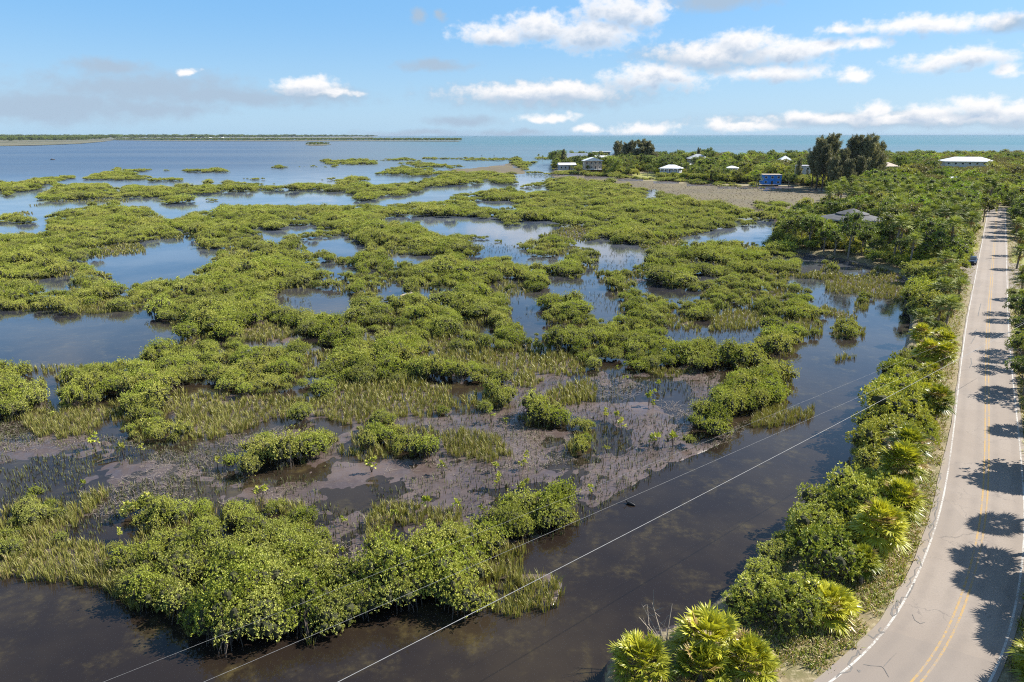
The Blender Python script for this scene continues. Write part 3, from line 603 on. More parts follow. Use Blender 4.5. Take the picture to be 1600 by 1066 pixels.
def core(mb, lobes, k, n=8, m=5, tone=-1.0):
    """dark solid lumps added in a crown, standing in for its inner shade"""
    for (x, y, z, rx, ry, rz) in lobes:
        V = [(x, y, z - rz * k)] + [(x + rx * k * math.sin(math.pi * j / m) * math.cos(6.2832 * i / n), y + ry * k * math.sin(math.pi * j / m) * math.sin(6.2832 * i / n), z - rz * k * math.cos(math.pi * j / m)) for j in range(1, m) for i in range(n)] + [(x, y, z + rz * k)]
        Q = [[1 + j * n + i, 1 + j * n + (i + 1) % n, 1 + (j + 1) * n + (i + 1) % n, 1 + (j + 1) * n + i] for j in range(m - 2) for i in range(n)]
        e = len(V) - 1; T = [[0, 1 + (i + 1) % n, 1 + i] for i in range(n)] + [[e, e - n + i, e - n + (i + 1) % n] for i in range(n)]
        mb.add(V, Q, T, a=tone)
def mangrove_mesh(seed, Rm, H, mat, L=0.125, Wd=0.068, dens=33, nl=7, per=6):
    rg = np.random.default_rng(seed); lobes = []
    for i in range(nl):
        a = rg.uniform(0, 6.28) if i else 0; d = Rm * 0.78 * math.sqrt(rg.uniform(0.05, 1)) if i else 0
        r = Rm * rg.uniform(0.21, 0.36); hz = H * (0.68 - 0.30 * (d / Rm)) * rg.uniform(0.76, 1.14)
        lobes.append((math.cos(a) * d, math.sin(a) * d, hz, r, r * rg.uniform(0.8, 1.1), min(hz * 0.9, H * rg.uniform(0.22, 0.34))))
    P, Nn, T = lobed(rg, lobes, dens, zmin=0.2 * H)
    P = P + (Nn + [0, 0, 0.5]) * (0.42 * rg.uniform(0, 1, (len(P), 1)) ** 5)
    tn = np.clip(T * 0.6 - 0.05 + rg.uniform(0, 0.6, len(P)), 0, 1)
    mb = MB(); V, Q, tq = leaf_cloud(rg, P, Nn, L, Wd, per, tone=tn)
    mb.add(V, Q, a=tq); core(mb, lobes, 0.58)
    return mb.me('mangrove_crown', mat, heart=SHADE_CORE)
def roots_mesh(seed, Rm, H):
    rg = np.random.default_rng(seed); mb = MB()
    for i in range(15):
        a = rg.uniform(0, 6.28); r0 = rg.uniform(0.05, 0.3) * Rm; r1 = rg.uniform(0.4, 0.95) * Rm; h = H * rg.uniform(0.35, 0.6)
        u = np.array([math.cos(a), math.sin(a), 0])
        pts = [u * r1 + [0, 0, -0.25], u * (r1 * 0.93) + [0, 0, h * 0.35], u * (r1 * 0.6 + r0 * 0.4) + [0, 0, h * 0.8], u * r0 + [0, 0, h]]
        mb.tube(pts, [0.022, 0.025, 0.03, 0.035], 4)
        pts = [u * r0 + [0, 0, h * 0.3], u * (r0 * 0.5 + r1 * 0.35) + [0, 0, h * 0.9], u * r1 * 0.72 + [0, 0, H * 0.85]]
        mb.tube(pts, [0.035, 0.025, 0.012], 4)
    return mb.me('prop_roots', BARKD)
def frond_mesh(rg, mb, base, az_, el_, petiole, fan, nl, dead=False, tone=0.5):
    ca, sa = math.cos(az_), math.sin(az_); out = np.array([ca, sa, 0]); side = np.array([-sa, ca, 0]); up = np.array([0, 0, 1.0])
    d = out * math.cos(el_) + up * math.sin(el_); nrm = -out * math.sin(el_) + up * math.cos(el_)
    tip = base + d * petiole - up * 0.05 * petiole
    mb.tube([base, base + d * petiole * 0.5 + up * 0.03, tip], [0.028, 0.02, 0.014], 3, a=2.0 if dead else 0.75, cap=False)
    th = np.linspace(-1.9, 1.9, nl) + rg.normal(0, 0.04, nl)
    L = fan * (0.72 + 0.28 * np.cos(th * 0.75)) * rg.uniform(0.85, 1.1, nl)
    dirs = d[None] * np.cos(th)[:, None] + side[None] * np.sin(th)[:, None]
    fold = nrm[None] * (0.28 * np.abs(np.sin(th)))[:, None]
    dirs = unit(dirs + fold); w = fan * 0.052
    wd = unit(np.cross(dirs, nrm[None] + rg.normal(0, 0.35, (nl, 3))))
    droop = -up[None] * (rg.uniform(0.10, 0.34, nl) * L)[:, None]
    m1 = tip + dirs * (L * 0.5)[:, None] + droop * 0.12; m2 = tip + dirs * L[:, None] * 0.96 + droop
    r0 = tip + d * 0.02
    V = np.stack([np.broadcast_to(r0, m1.shape) - wd * w * 0.25, np.broadcast_to(r0, m1.shape) + wd * w * 0.25, m1 + wd * w, m1 - wd * w, m2], 1).reshape(-1, 3)
    i = np.arange(nl) * 5
    a = np.full(nl, 2.0) if dead else np.clip(tone + rg.normal(0, 0.12, nl), 0, 1.05)
    mb.add(V, np.stack([i, i + 1, i + 2, i + 3], -1), np.stack([i + 3, i + 2, i + 4], -1), a=a)
def palm_meshes(seed, h, nf, nl, fan=0.72, pet=0.85, mat=None, yellow=0.1):
    rg = np.random.default_rng(seed); lean = rg.normal(0, 0.06, 2) * h
    top = np.array([lean[0], lean[1], h])
    tr = MB(); k = np.linspace(0, 1, 8)
    pts = np.stack([lean[0] * k ** 1.6, lean[1] * k ** 1.6, -0.3 + k * (h + 0.3)], -1)
    tr.tube(pts, np.interp(k, [0, 0.1, 1], [0.22, 0.17, 0.15]), 9)
    for z in np.arange(0.55 * h, h - 0.05, 0.16):           # old leaf boots
        q = z / h; c0 = np.array([lean[0] * q ** 1.6, lean[1] * q ** 1.6, z])
        for _ in range(3):
            a = rg.uniform(0, 6.28); u = np.array([math.cos(a), math.sin(a), 0])
            tr.tube([c0 + u * 0.12, c0 + u * 0.24 + [0, 0, 0.16]], [0.05, 0.02], 3, a=0.7)
    cr = MB(); sk = MB()
    for i in range(nf):
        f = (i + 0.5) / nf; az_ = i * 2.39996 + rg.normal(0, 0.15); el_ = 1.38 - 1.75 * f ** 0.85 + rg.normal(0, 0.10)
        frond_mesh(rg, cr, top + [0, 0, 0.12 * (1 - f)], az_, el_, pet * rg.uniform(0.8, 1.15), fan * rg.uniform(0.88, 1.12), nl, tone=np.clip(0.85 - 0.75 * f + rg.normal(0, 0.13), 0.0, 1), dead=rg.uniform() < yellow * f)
    for i in range(max(4, nf // 4)):
        frond_mesh(rg, sk, top - [0, 0, 0.1], rg.uniform(0, 6.28), rg.uniform(-1.25, -0.6), pet * 0.7, fan * 0.75, max(7, nl // 2), dead=True)
    return tr.me('trunk', BARK), cr.me('crown', mat), sk.me('dead_fronds', DEAD if False else mat)
def tree_meshes(seed, h, Rm, mat, nl=9, dens=9.0, L=0.34, Wd=0.17, base=0.35, flat=0.75, per=4, inner=0.35, bark=None):
    rg = np.random.default_rng(seed); tr = MB(); lobes = []; zc = h * (1 + base) / 2; hr = h * (1 - base) / 2
    tr.tube([[0, 0, -0.4], [rg.normal(0, 0.1), rg.normal(0, 0.1), h * base], [rg.normal(0, 0.2), rg.normal(0, 0.2), h * 0.72]], [0.028 * h, 0.021 * h, 0.010 * h], 7)
    for i in range(nl):
        a = i * 2.4 + rg.uniform(-.4, .4); u = rg.uniform(-0.8, 0.85); d = Rm * 0.62 * math.sqrt(max(0.02, 1 - u * u)) * rg.uniform(0.6, 1.05)
        c_ = np.array([math.cos(a) * d, math.sin(a) * d, zc + u * hr * 0.68]); r = Rm * rg.uniform(0.28, 0.46)
        lobes.append((*c_, r, r * rg.uniform(0.8, 1.15), r * flat * rg.uniform(0.75, 1.1)))
        s = np.array([0, 0, h * rg.uniform(base * 0.7, 0.62)]); m_ = s * 0.45 + c_ * 0.55 + [0, 0, -0.04 * h]
        tr.tube([s, m_, c_], [0.012 * h, 0.008 * h, 0.003 * h], 5)
    P, Nn, T = lobed(rg, lobes, dens, inner=inner, zmin=h * base * 0.55, bottom=-0.75)
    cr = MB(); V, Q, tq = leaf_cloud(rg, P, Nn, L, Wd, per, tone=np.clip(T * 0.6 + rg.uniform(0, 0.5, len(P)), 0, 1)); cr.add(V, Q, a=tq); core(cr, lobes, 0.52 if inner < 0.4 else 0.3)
    return tr.me('trunk', bark or BARK), cr.me('crown', mat, heart=SHADE_CORE)
def casuarina_meshes(seed, h, Rm):
    rg = np.random.default_rng(seed); tr = MB(); cr = MB()
    tr.tube([[0, 0, -0.5], [0, 0, h * 0.5], [rg.normal(0, .4), rg.normal(0, .4), h * 0.95]], [0.02 * h, 0.014 * h, 0.003 * h], 6)
    P = []; D = []; T = []
    for i in range(44):
        f = rg.uniform(0.12, 1.0); a = i * 2.4 + rg.uniform(-.3, .3); r = Rm * (1.05 - 0.72 * f) * rg.uniform(0.55, 1.1)
        s = np.array([0, 0, h * f * 0.82]); e = np.array([math.cos(a) * r, math.sin(a) * r, min(h, s[2] + r * rg.uniform(0.55, 1.2) + 0.12 * h)])
        tr.tube([s, (s + e) / 2 - [0, 0, 0.05 * r], e], [0.05 + 0.004 * h, 0.05, 0.02], 4)
        n = 74; k = rg.uniform(0.35, 1.12, n); c_ = s + (e - s) * k[:, None] + rg.normal(0, 1, (n, 3)) * np.array([0.48, 0.48, 0.42]) * (1.25 - 0.75 * np.clip(k, 0, 1))[:, None] * (h / 20)
        P.append(c_); D.append(np.tile(unit(e - s), (n, 1))); T.append(np.full(n, rg.uniform(0.0, 0.9)))
    P = np.concatenate(P); D = np.concatenate(D); T = np.concatenate(T)
    V, Q, tq = leaf_cloud(rg, P, D, 0.92 * h / 20, 0.18 * h / 20, 4, spread=1.0, up=-0.15, tone=T); cr.add(V, Q, a=tq)
    return tr.me('trunk', BARKD), cr.me('crown', L_CAS)

MANG_VAR = [mangrove_mesh(10 + k, (1.5, 2.1, 1.4, 1.8, 2.3, 1.6, 2.0, 1.5)[k], (2.2, 2.0, 2.6, 1.8, 2.3, 2.8, 1.75, 2.2)[k], (L_MANG, L_MANG2, L_MANG)[k % 3], nl=(13, 20, 11, 17, 22, 14, 18, 12)[k]) for k in range(8)]
ROOT_VAR = [roots_mesh(40 + k, 1.5, 2.2) for k in range(4)]
FAR_VAR = [] and [mangrove_mesh(70 + k, 1.7, 2.2, (L_MANG, L_MANG2, L_MANG)[k % 3], L=0.30, Wd=0.17, dens=11, nl=8, per=3) for k in range(5)]

# ------------------------------------------------------------------ mangroves: places found on the plan
def sample(classes, s0, s1, dmin, dmax, seed, xr=1.05):
    rg = np.random.default_rng(seed); out = []; D = dmin
    while D < dmax:
        s = s0 + s1 * D
        xs = np.arange(-xr * D - 10, xr * D + 10, s); xs = xs + rg.uniform(-.45, .45, len(xs)) * s + (rg.uniform() * s)
        ys = D + rg.uniform(-.45, .45, len(xs)) * s
        out.append(np.stack([xs, ys, np.full(len(xs), s)], -1)); D += s * 0.88
    p = np.concatenate(out); px, py, w = proj(np.c_[p[:, :2], np.zeros(len(p))])
    k = (px > SX) & (px < SX + GW * ST) & (py > SY) & (py < SY + GH * ST)
    p, px, py, w = p[k], px[k], py[k], w[k]
    k = np.isin(cls_at(px, py), classes)
    return p[k], px[k], py[k], w[k]
OKTOP = (MANG, GRASS, LAND, SCRUB, WOODS, TAN, MUD)
p, px, py, w = sample((MANG,), 1.22, 0.0082, 27, 900, 3)
big = 0.38 + 0.85 * vnoise(p[:, 0], p[:, 1], 0.11, 8) + rng.normal(0, 0.17, len(p))
isl = inside(ISL, px, py); big = np.where(isl, 0.40 + 0.78 * np.clip(1 - np.minimum(np.hypot(px - 410, (py - 955) * 2) / 300, np.hypot(px - 655, (py - 915) * 2) / 260), 0, 1) + 0.28 * vnoise(p[:, 0], p[:, 1], 0.3, 9) + rng.normal(0, 0.08, len(p)), big)
gapn = vnoise(p[:, 0], p[:, 1], 0.16, 21) + 0.5 * vnoise(p[:, 0], p[:, 1], 0.45, 22)
ok = np.zeros(len(p), bool); scl_ = np.ones(len(p))
fx = FPX / w
widen = np.clip(p[:, 2] / 2.1, 0.85, 2.1)
for shrink in (1.0, 0.72, 0.5, 0.34):
    s = big * shrink; h = 2.2 * s; r = 1.25 * s * widen
    r = np.where(w > 260, r * 0.45, r)
    tx, ty, _ = proj(np.c_[p[:, :2], h * 0.97]); m1, n1_, _ = proj(np.c_[p[:, 0] - r, p[:, 1], h * 0.35]); m2, n2_, _ = proj(np.c_[p[:, 0] + r, p[:, 1], h * 0.35])
    b1, c1, _ = proj(np.c_[p[:, 0], p[:, 1] - r * 0.5, h * 0.22])
    good = np.isin(cls_at(tx, ty), OKTOP) & np.isin(cls_at(m1, n1_), OKTOP) & np.isin(cls_at(m2, n2_), OKTOP) & np.isin(cls_at(b1, c1), OKTOP)
    new = good & ~ok; scl_[new] = s[new]; ok |= new
ok &= ~((gapn < np.where(isl, 0.42, 0.53)) & (w < 420)) 
p, px, py, w, widen, scl_ = p[ok], px[ok], py[ok], w[ok], widen[ok], scl_[ok]
print('mangroves', len(p))
inF = (px > -20) & (px < 1620) & (py < 1090)
psize = np.where(inF, scl_ * FPX / w, 0)
order = np.argsort(-psize); NIND = 290
ind = order[:NIND]; rest = order[NIND:]
ZONES = [('front island beside the dark canal', ISL), ('grassy point at the lower left edge', Z(*E1, '-1500,160 0,130 330,100 520,60 520,200 100,330 -1500,400')),
         ('low clump on the mud left of centre', Z(*I, '330,670 545,670 545,755 330,755')), ('clump in the middle of the mudflat', Z(*I, '530,640 800,640 800,730 530,730')),
         ('small clump in wet mud right of centre', Z(*I, '800,630 955,630 955,740 800,740')), ('bushy tongue along the canal', Z(*I, '1050,500 1290,500 1290,710 1050,710')),
         ('mud bank at the canal mouth', Z(*I, '770,740 930,740 930,850 770,850')), ('marsh below the deep blue pond', Z(*I, '-500,560 330,560 330,720 -500,720')),
         ('tiny islet in the blue canal', Z(*I, '1285,490 1365,490 1365,540 1285,540')), ('marsh in the middle distance', Z(*I, '-900,300 1300,300 1300,670 -900,670'))]
CNT = {}
def zone_of(x, y):
    for k, (nm, pl) in enumerate(ZONES):
        if inside(pl, np.array([x]), np.array([y]))[0]: return k
    return len(ZONES) - 1
zi = np.array([zone_of(px[i], py[i]) for i in ind])
def words(n): return ['leftmost', 'left', 'middle', 'right', 'rightmost'][n]
for k in range(len(ZONES)):
    mem = ind[zi == k]
    if not len(mem): continue
    xs = px[mem]; ys = py[mem]; ss = scl_[mem]
    for i in mem:
        j = int(np.argmin(np.abs(mem - i)))
        v = int((i * 7) % 8); pale = v % 3 == 1
        hq = 'tall' if scl_[i] > np.quantile(ss, 0.67) else 'low' if scl_[i] < np.quantile(ss, 0.33) else 'middling'
        yq = 'front' if py[i] > np.quantile(ys, 0.67) else 'back' if py[i] < np.quantile(ys, 0.33) else 'inner'
        xq = int(np.clip((np.searchsorted(np.sort(xs), px[i]) / len(xs)) * (5 if len(mem) > 25 else 3), 0, 4 if len(mem) > 25 else 2)); nm5 = words(xq) if len(mem) > 25 else ['left', 'middle', 'right'][xq]
        lab = '%s %s mangrove, %s %s of the %s' % (hq, 'pale olive' if pale else 'bright green', yq, nm5, ZONES[k][0])
        t = empty('mangrove', (p[i, 0], p[i, 1], 0.02), random.uniform(0, 6.28), (scl_[i] * min(widen[i], 1.25), scl_[i] * min(widen[i], 1.25), scl_[i]), label=lab, cat='mangrove', group='mangroves: ' + lab.replace(',', ''))
        obj('crown', MANG_VAR[v], t); obj('prop_roots', ROOT_VAR[i % 4], t)
CROWN_SRC = {}
for o in list(COL.objects):
    if o.parent and o.data in MANG_VAR and o.data.name not in CROWN_SRC: CROWN_SRC[o.data.name] = o
SRC = [CROWN_SRC[m.name] for m in MANG_VAR if m.name in CROWN_SRC]

def scatter(name, P, sc, rz, vi, sources, label, cat):
    me = bpy.data.meshes.new(name); me.vertices.add(len(P)); me.vertices.foreach_set('co', np.asarray(P, np.float32).ravel())
    a = me.attributes.new('sc', 'FLOAT_VECTOR', 'POINT'); a.data.foreach_set('vector', np.asarray(sc, np.float32).ravel())
    a = me.attributes.new('rot', 'FLOAT_VECTOR', 'POINT'); a.data.foreach_set('vector', np.stack([np.zeros(len(P)), np.zeros(len(P)), rz], -1).astype(np.float32).ravel())
    a = me.attributes.new('vi', 'INT', 'POINT'); a.data.foreach_set('value', np.asarray(vi, np.int32))
    o = obj(name, me, label=label, cat=cat, kind='stuff')
    g = bpy.data.node_groups.new(name, 'GeometryNodeTree')
    g.interface.new_socket('Geometry', in_out='INPUT', socket_type='NodeSocketGeometry'); g.interface.new_socket('Geometry', in_out='OUTPUT', socket_type='NodeSocketGeometry')
    gi_, go = g.nodes.new('NodeGroupInput'), g.nodes.new('NodeGroupOutput'); jn = g.nodes.new('GeometryNodeJoinGeometry')
    def na_(nm, ty):
        n = g.nodes.new('GeometryNodeInputNamedAttribute'); n.data_type = ty; n.inputs[0].default_value = nm; return n.outputs['Attribute']
    for k, s in enumerate(sources):
        oi = g.nodes.new('GeometryNodeObjectInfo'); oi.inputs['Object'].default_value = s; oi.inputs['As Instance'].default_value = True; oi.transform_space = 'ORIGINAL'
        cp = g.nodes.new('FunctionNodeCompare'); cp.data_type = 'INT'; cp.operation = 'EQUAL'
        g.links.new(na_('vi', 'INT'), cp.inputs[2]); cp.inputs[3].default_value = k
        ip = g.nodes.new('GeometryNodeInstanceOnPoints')
        g.links.new(gi_.outputs[0], ip.inputs['Points']); g.links.new(cp.outputs[0], ip.inputs['Selection']); g.links.new(oi.outputs['Geometry'], ip.inputs['Instance'])
        e2r = g.nodes.new('FunctionNodeEulerToRotation'); g.links.new(na_('rot', 'FLOAT_VECTOR'), e2r.inputs[0])
        g.links.new(e2r.outputs[0], ip.inputs['Rotation']); g.links.new(na_('sc', 'FLOAT_VECTOR'), ip.inputs['Scale']); g.links.new(ip.outputs[0], jn.inputs[0])
    g.links.new(jn.outputs[0], go.inputs[0])
    md = o.modifiers.new('scatter', 'NODES'); md.node_group = g
    return o
r = rest
sc3 = np.stack([scl_[r] * widen[r], scl_[r] * widen[r], scl_[r] * (1 + 0.12 * (widen[r] - 1))], -1)
scatter('mangrove_thicket', np.c_[p[r, :2], np.zeros(len(r))], sc3, rng.uniform(0, 6.28, len(r)), rng.integers(0, len(SRC), len(r)), SRC, 'dense low mangrove thickets winding round the ponds of the marsh', 'mangroves')

# ------------------------------------------------------------------ marsh grass, seedlings and stubs on the mud
def blades(rg, P, h, n, lean=0.45, w=0.022):
    """tufts of bent blades at points P (each n blades)"""
    P = np.repeat(P, n, 0); h = np.repeat(h, n) * rg.uniform(0.55, 1.15, len(P))
    a = rg.uniform(0, 6.28, len(P)); u = np.stack([np.cos(a), np.sin(a), 0 * a], -1); l = rg.uniform(0.05, 1, len(P)) * lean
    b = P + u * rg.uniform(0, 0.28, (len(P), 1)); s = np.stack([-np.sin(a + rg.normal(0, .6, len(P))), np.cos(a), 0 * a], -1)
    ww = (w * rg.uniform(0.7, 1.5, len(P)))[:, None]
    m = b + u * (l * h * 0.35)[:, None] + np.array([0, 0, 1]) * (h * 0.6)[:, None]; t = b + u * (l * h)[:, None] + np.array([0, 0, 1]) * (h * (1 - 0.25 * l))[:, None]
    V = np.stack([b - s * ww, b + s * ww, m + s * ww * 0.8, m - s * ww * 0.8, t], 1).reshape(-1, 3); i = np.arange(len(P)) * 5
    return V, np.stack([i, i + 1, i + 2, i + 3], -1), np.stack([i + 3, i + 2, i + 4], -1)
rg = np.random.default_rng(12)
p, px, py, w = sample((GRASS,), 0.30, 0.0046, 27, 420, 5)
p2, px2_, py2_, w2 = sample((MANG,), 0.42, 0.0060, 27, 210, 6)
k = (vnoise(p2[:, 0], p2[:, 1], 0.13, 37) + 0.4 * vnoise(p2[:, 0], p2[:, 1], 0.6, 38) > 0.58); p = np.concatenate([p, p2[k]]); w = np.concatenate([w, w2[k]])
h = (0.55 + 0.5 * vnoise(p[:, 0], p[:, 1], 0.25, 31)) * rg.uniform(0.8, 1.2, len(p))
tx, ty, _ = proj(np.c_[p[:, :2], h]); k = cls_at(tx, ty) != WATER
k &= (vnoise(p[:, 0], p[:, 1], 0.5, 33) > 0.1)
p, h, w = p[k], h[k], w[k]
mb = MB()
for lo, hi_, n, ww in ((0, 75, 22, 0.020), (75, 140, 14, 0.034), (140, 900, 10, 0.075)):
    q = (w >= lo) & (w < hi_)
    if not q.any(): continue
    V, Q, T = blades(rg, np.c_[p[q, :2], np.full(q.sum(), -0.02)], h[q], n, 0.5, ww)
    tn = np.repeat(np.clip(vnoise(p[q, 0], p[q, 1], 0.3, 35) * 0.9 + rg.normal(0, 0.2, q.sum()), 0, 1), n)
    tn = np.where(rg.uniform(size=len(tn)) < 0.09, 2.0, tn)
    mb.add(V, Q, T, a=0.5); mb.aq[-1] = tn; mb.at[-1] = tn
mb.build('cordgrass', L_GRASS, label='olive cordgrass in ragged beds along the mangrove edges', cat='marsh grass', kind='stuff')
# dark stubs and pneumatophores in the wet mud and shallow pools
pm, mx, my, mw = sample((MUD,), 0.33, 0.0030, 30, 150, 15)
k = vnoise(pm[:, 0], pm[:, 1], 0.22, 41) + 0.4 * vnoise(pm[:, 0], pm[:, 1], 1.1, 42) > 0.42; pm, mw = pm[k], mw[k]
ps, sx_, sy_, sw = sample((WATER,), 0.75, 0.003, 80, 240, 16)
k = np.zeros(len(ps), bool)
for q, t in ((B3, '190,100 560,70 700,270 650,410 470,330 260,225'), (B3, '560,-80 870,0 700,80 560,90'), (B3, '950,390 1600,450 1560,560 950,540'), (A3, '-250,560 400,570 400,700 -250,700'), (B4, '340,220 900,380 860,460 460,480'), (D2, '700,0 900,-20 900,200 700,200'), (B2, '100,250 350,240 350,340 100,310')): k |= inside(Z(*q, t), sx_, sy_)
k &= vnoise(ps[:, 0], ps[:, 1], 0.3, 44) > 0.42; ps, sw = ps[k], sw[k]
pa = np.concatenate([pm, ps]); wa = np.concatenate([mw, sw])
V, Q, T = blades(rg, np.c_[pa[:, :2], np.full(len(pa), -0.1)], rg.uniform(0.28, 0.68, len(pa)), 4, 0.4, 0.024)
MS = leaf_mat('dark_stub', (0.030, 0.028, 0.018), (0.105, 0.115, 0.04), (0.2, 0.15, 0.1), trans=0.05)
mb = MB(); mb.add(V, Q, T, a=0.5); mb.aq[-1] = mb.at[-1] = rg.uniform(0, 1, len(Q))
mb.build('mangrove_stubs', MS, label='dark bare stubs pricking up from the wet mud and pools', cat='stubs', kind='stuff')
# dead grass stalks lying on the mud
pm, mx, my, mw = sample((MUD,), 0.36, 0.002, 34, 110, 18)
k = vnoise(pm[:, 0], pm[:, 1], 0.16, 51) + 0.3 * vnoise(pm[:, 0], pm[:, 1], 0.9, 52) > 0.78; pm = pm[k]
V, Q, T = blades(rg, np.c_[pm[:, :2], np.full(len(pm), 0.05)], rg.uniform(0.25, 0.5, len(pm)), 4, 3.2, 0.014); V[:, 2] = 0.05 + np.clip(V[:, 2] - 0.05, 0, None) * 0.16 
MW = leaf_mat('straw_wrack', (0.10, 0.08, 0.065), (0.24, 0.195, 0.155), (0.2, 0.15, 0.1), trans=0.05)
mb = MB(); mb.add(V, Q, T, a=0.5); mb.aq[-1] = mb.at[-1] = rg.uniform(0, 1, len(Q))
mb.build('straw_wrack', MW, label='pale dead stalks strewn over the brown mudflat', cat='wrack', kind='stuff')
# tufts of scrub on the dry marsh
pt, _, _, tw = sample((TAN,), 1.3, 0.004, 200, 520, 19)
V, Q, T = blades(rg, np.c_[pt[:, :2], np.full(len(pt), 0.1)], rg.uniform(0.12, 0.34, len(pt)), 7, 1.6, 0.16)
mb = MB(); mb.add(V, Q, T, a=0.5); tt = np.repeat(np.where(vnoise(pt[:, 0], pt[:, 1], 0.06, 61) + rg.normal(0, .2, len(pt)) > 0.66, 0.5, 2.0), 7); mb.aq[-1] = mb.at[-1] = tt
L_STRAW = leaf_mat('dry_marsh_blade', (0.09, 0.095, 0.03), (0.17, 0.165, 0.06), (0.165, 0.122, 0.064), trans=0.2)
mb.build('dry_marsh_stalks', L_STRAW, label='tan dry stalks covering the flat field before the houses', cat='dry grass', kind='stuff')
# young mangroves alone on the mud: few leaves on a thin stem
def seedling(seed):
    g = np.random.default_rng(seed); mb = MB(); P = []
    for k in range(5):
        a = g.uniform(0, 6.28); d = g.uniform(0.02, 0.3); e = np.array([math.cos(a) * d, math.sin(a) * d, g.uniform(0.45, 0.95)]); P.append(e)
    P = np.array(P); V, Q, tq = leaf_cloud(g, P, unit(P * [1, 1, .5]), 0.24, 0.12, 11, 1.0); mb.add(V, Q, a=tq)
    st = MB()
    for e in P: st.tube([[0, 0, -0.15], e * [.4, .4, .5], e], [0.018, 0.014, 0.008], 4)
    return mb.me('leaves', L_MANG), st.me('stem', BARKD)
SEED = [seedling(s) for s in range(5)]
SL = Z(*D2, '770,650 1460,520 1460,570 1290,640 1310,690 1230,630 1240,780 1460,760 1550,750 470,880 140,870 850,860 720,870 1290,340 1290,400 1330,390 1330,450 1480,480 1440,560 700,640 860,820 1470,740 1560,720')
SL = np.concatenate([SL, Z(*D1, '580,800 670,790 440,760 1480,810 250,620 1020,850 700,690 860,720'), Z(*E1, '1230,80 690,130 400,40 620,180 560,270 1500,340 1580,350'), Z(*E2, '870,30 860,90 1170,60 660,150 10,200 10,350 250,350 340,330 450,340 30,450 400,140 540,150 740,30 900,130 840,60 20,410 250,180')])
q = at(SL[:, 0], SL[:, 1] + 8, 0.0)
for i, (x, y, z) in enumerate(q):
    part_ = 'left half' if SL[i, 0] < 700 else 'right half'; near_ = 'nearer the front island' if SL[i, 1] > 740 else 'farther back towards the thickets'
    lab = 'lone young mangrove seedling, %s of the mudflat, %s' % (part_, near_)
    t = empty('mangrove_seedling', (x, y, 0.0), random.uniform(0, 6.28), random.uniform(0.75, 1.5), label=lab, cat='seedling', group='seedlings: ' + part_ + ' ' + near_)
    a, b = SEED[i % 5]; obj('leaves', a, t); obj('stem', b, t)

# ------------------------------------------------------------------ houses
WHITE_R = plain('white_metal_roof', (0.66, 0.66, 0.66), 0.45, vary=0.05); GREY_R = plain('grey_shingle_roof', (0.30, 0.31, 0.33), 0.85, vary=0.2, scale=1.5)
DARK_R = plain('dark_shingle_roof', (0.060, 0.060, 0.064), 0.8, vary=0.3, scale=1.2); BLUE_R = plain('blue_grey_roof', (0.20, 0.24, 0.30), 0.7, vary=0.15, scale=1.0); TAN_R = plain('tan_roof', (0.42, 0.34, 0.27), 0.8)
WHITE_W = plain('white_siding', (0.58, 0.58, 0.58), 0.7, vary=0.04); BLUE_W = plain('bright_blue_siding', (0.035, 0.22, 0.62), 0.6, vary=0.06); GREY_W = plain('grey_siding', (0.33, 0.35, 0.38), 0.7, vary=0.08)
TAN_W = plain('tan_siding', (0.46, 0.39, 0.31), 0.8, vary=0.08); RED_W = plain('reddish_timber', (0.30, 0.12, 0.075), 0.8); DARK_W = plain('dark_timber', (0.075, 0.060, 0.050), 0.8, vary=0.25); LILAC_W = plain('pale_grey_stucco', (0.52, 0.50, 0.55), 0.8, vary=0.05)
GLASS = plain('dark_window_glass', (0.035, 0.045, 0.055), 0.08, vary=0.1); FRAME = plain('white_window_frame', (0.72, 0.72, 0.70), 0.6, vary=0.03)
KEEP = []
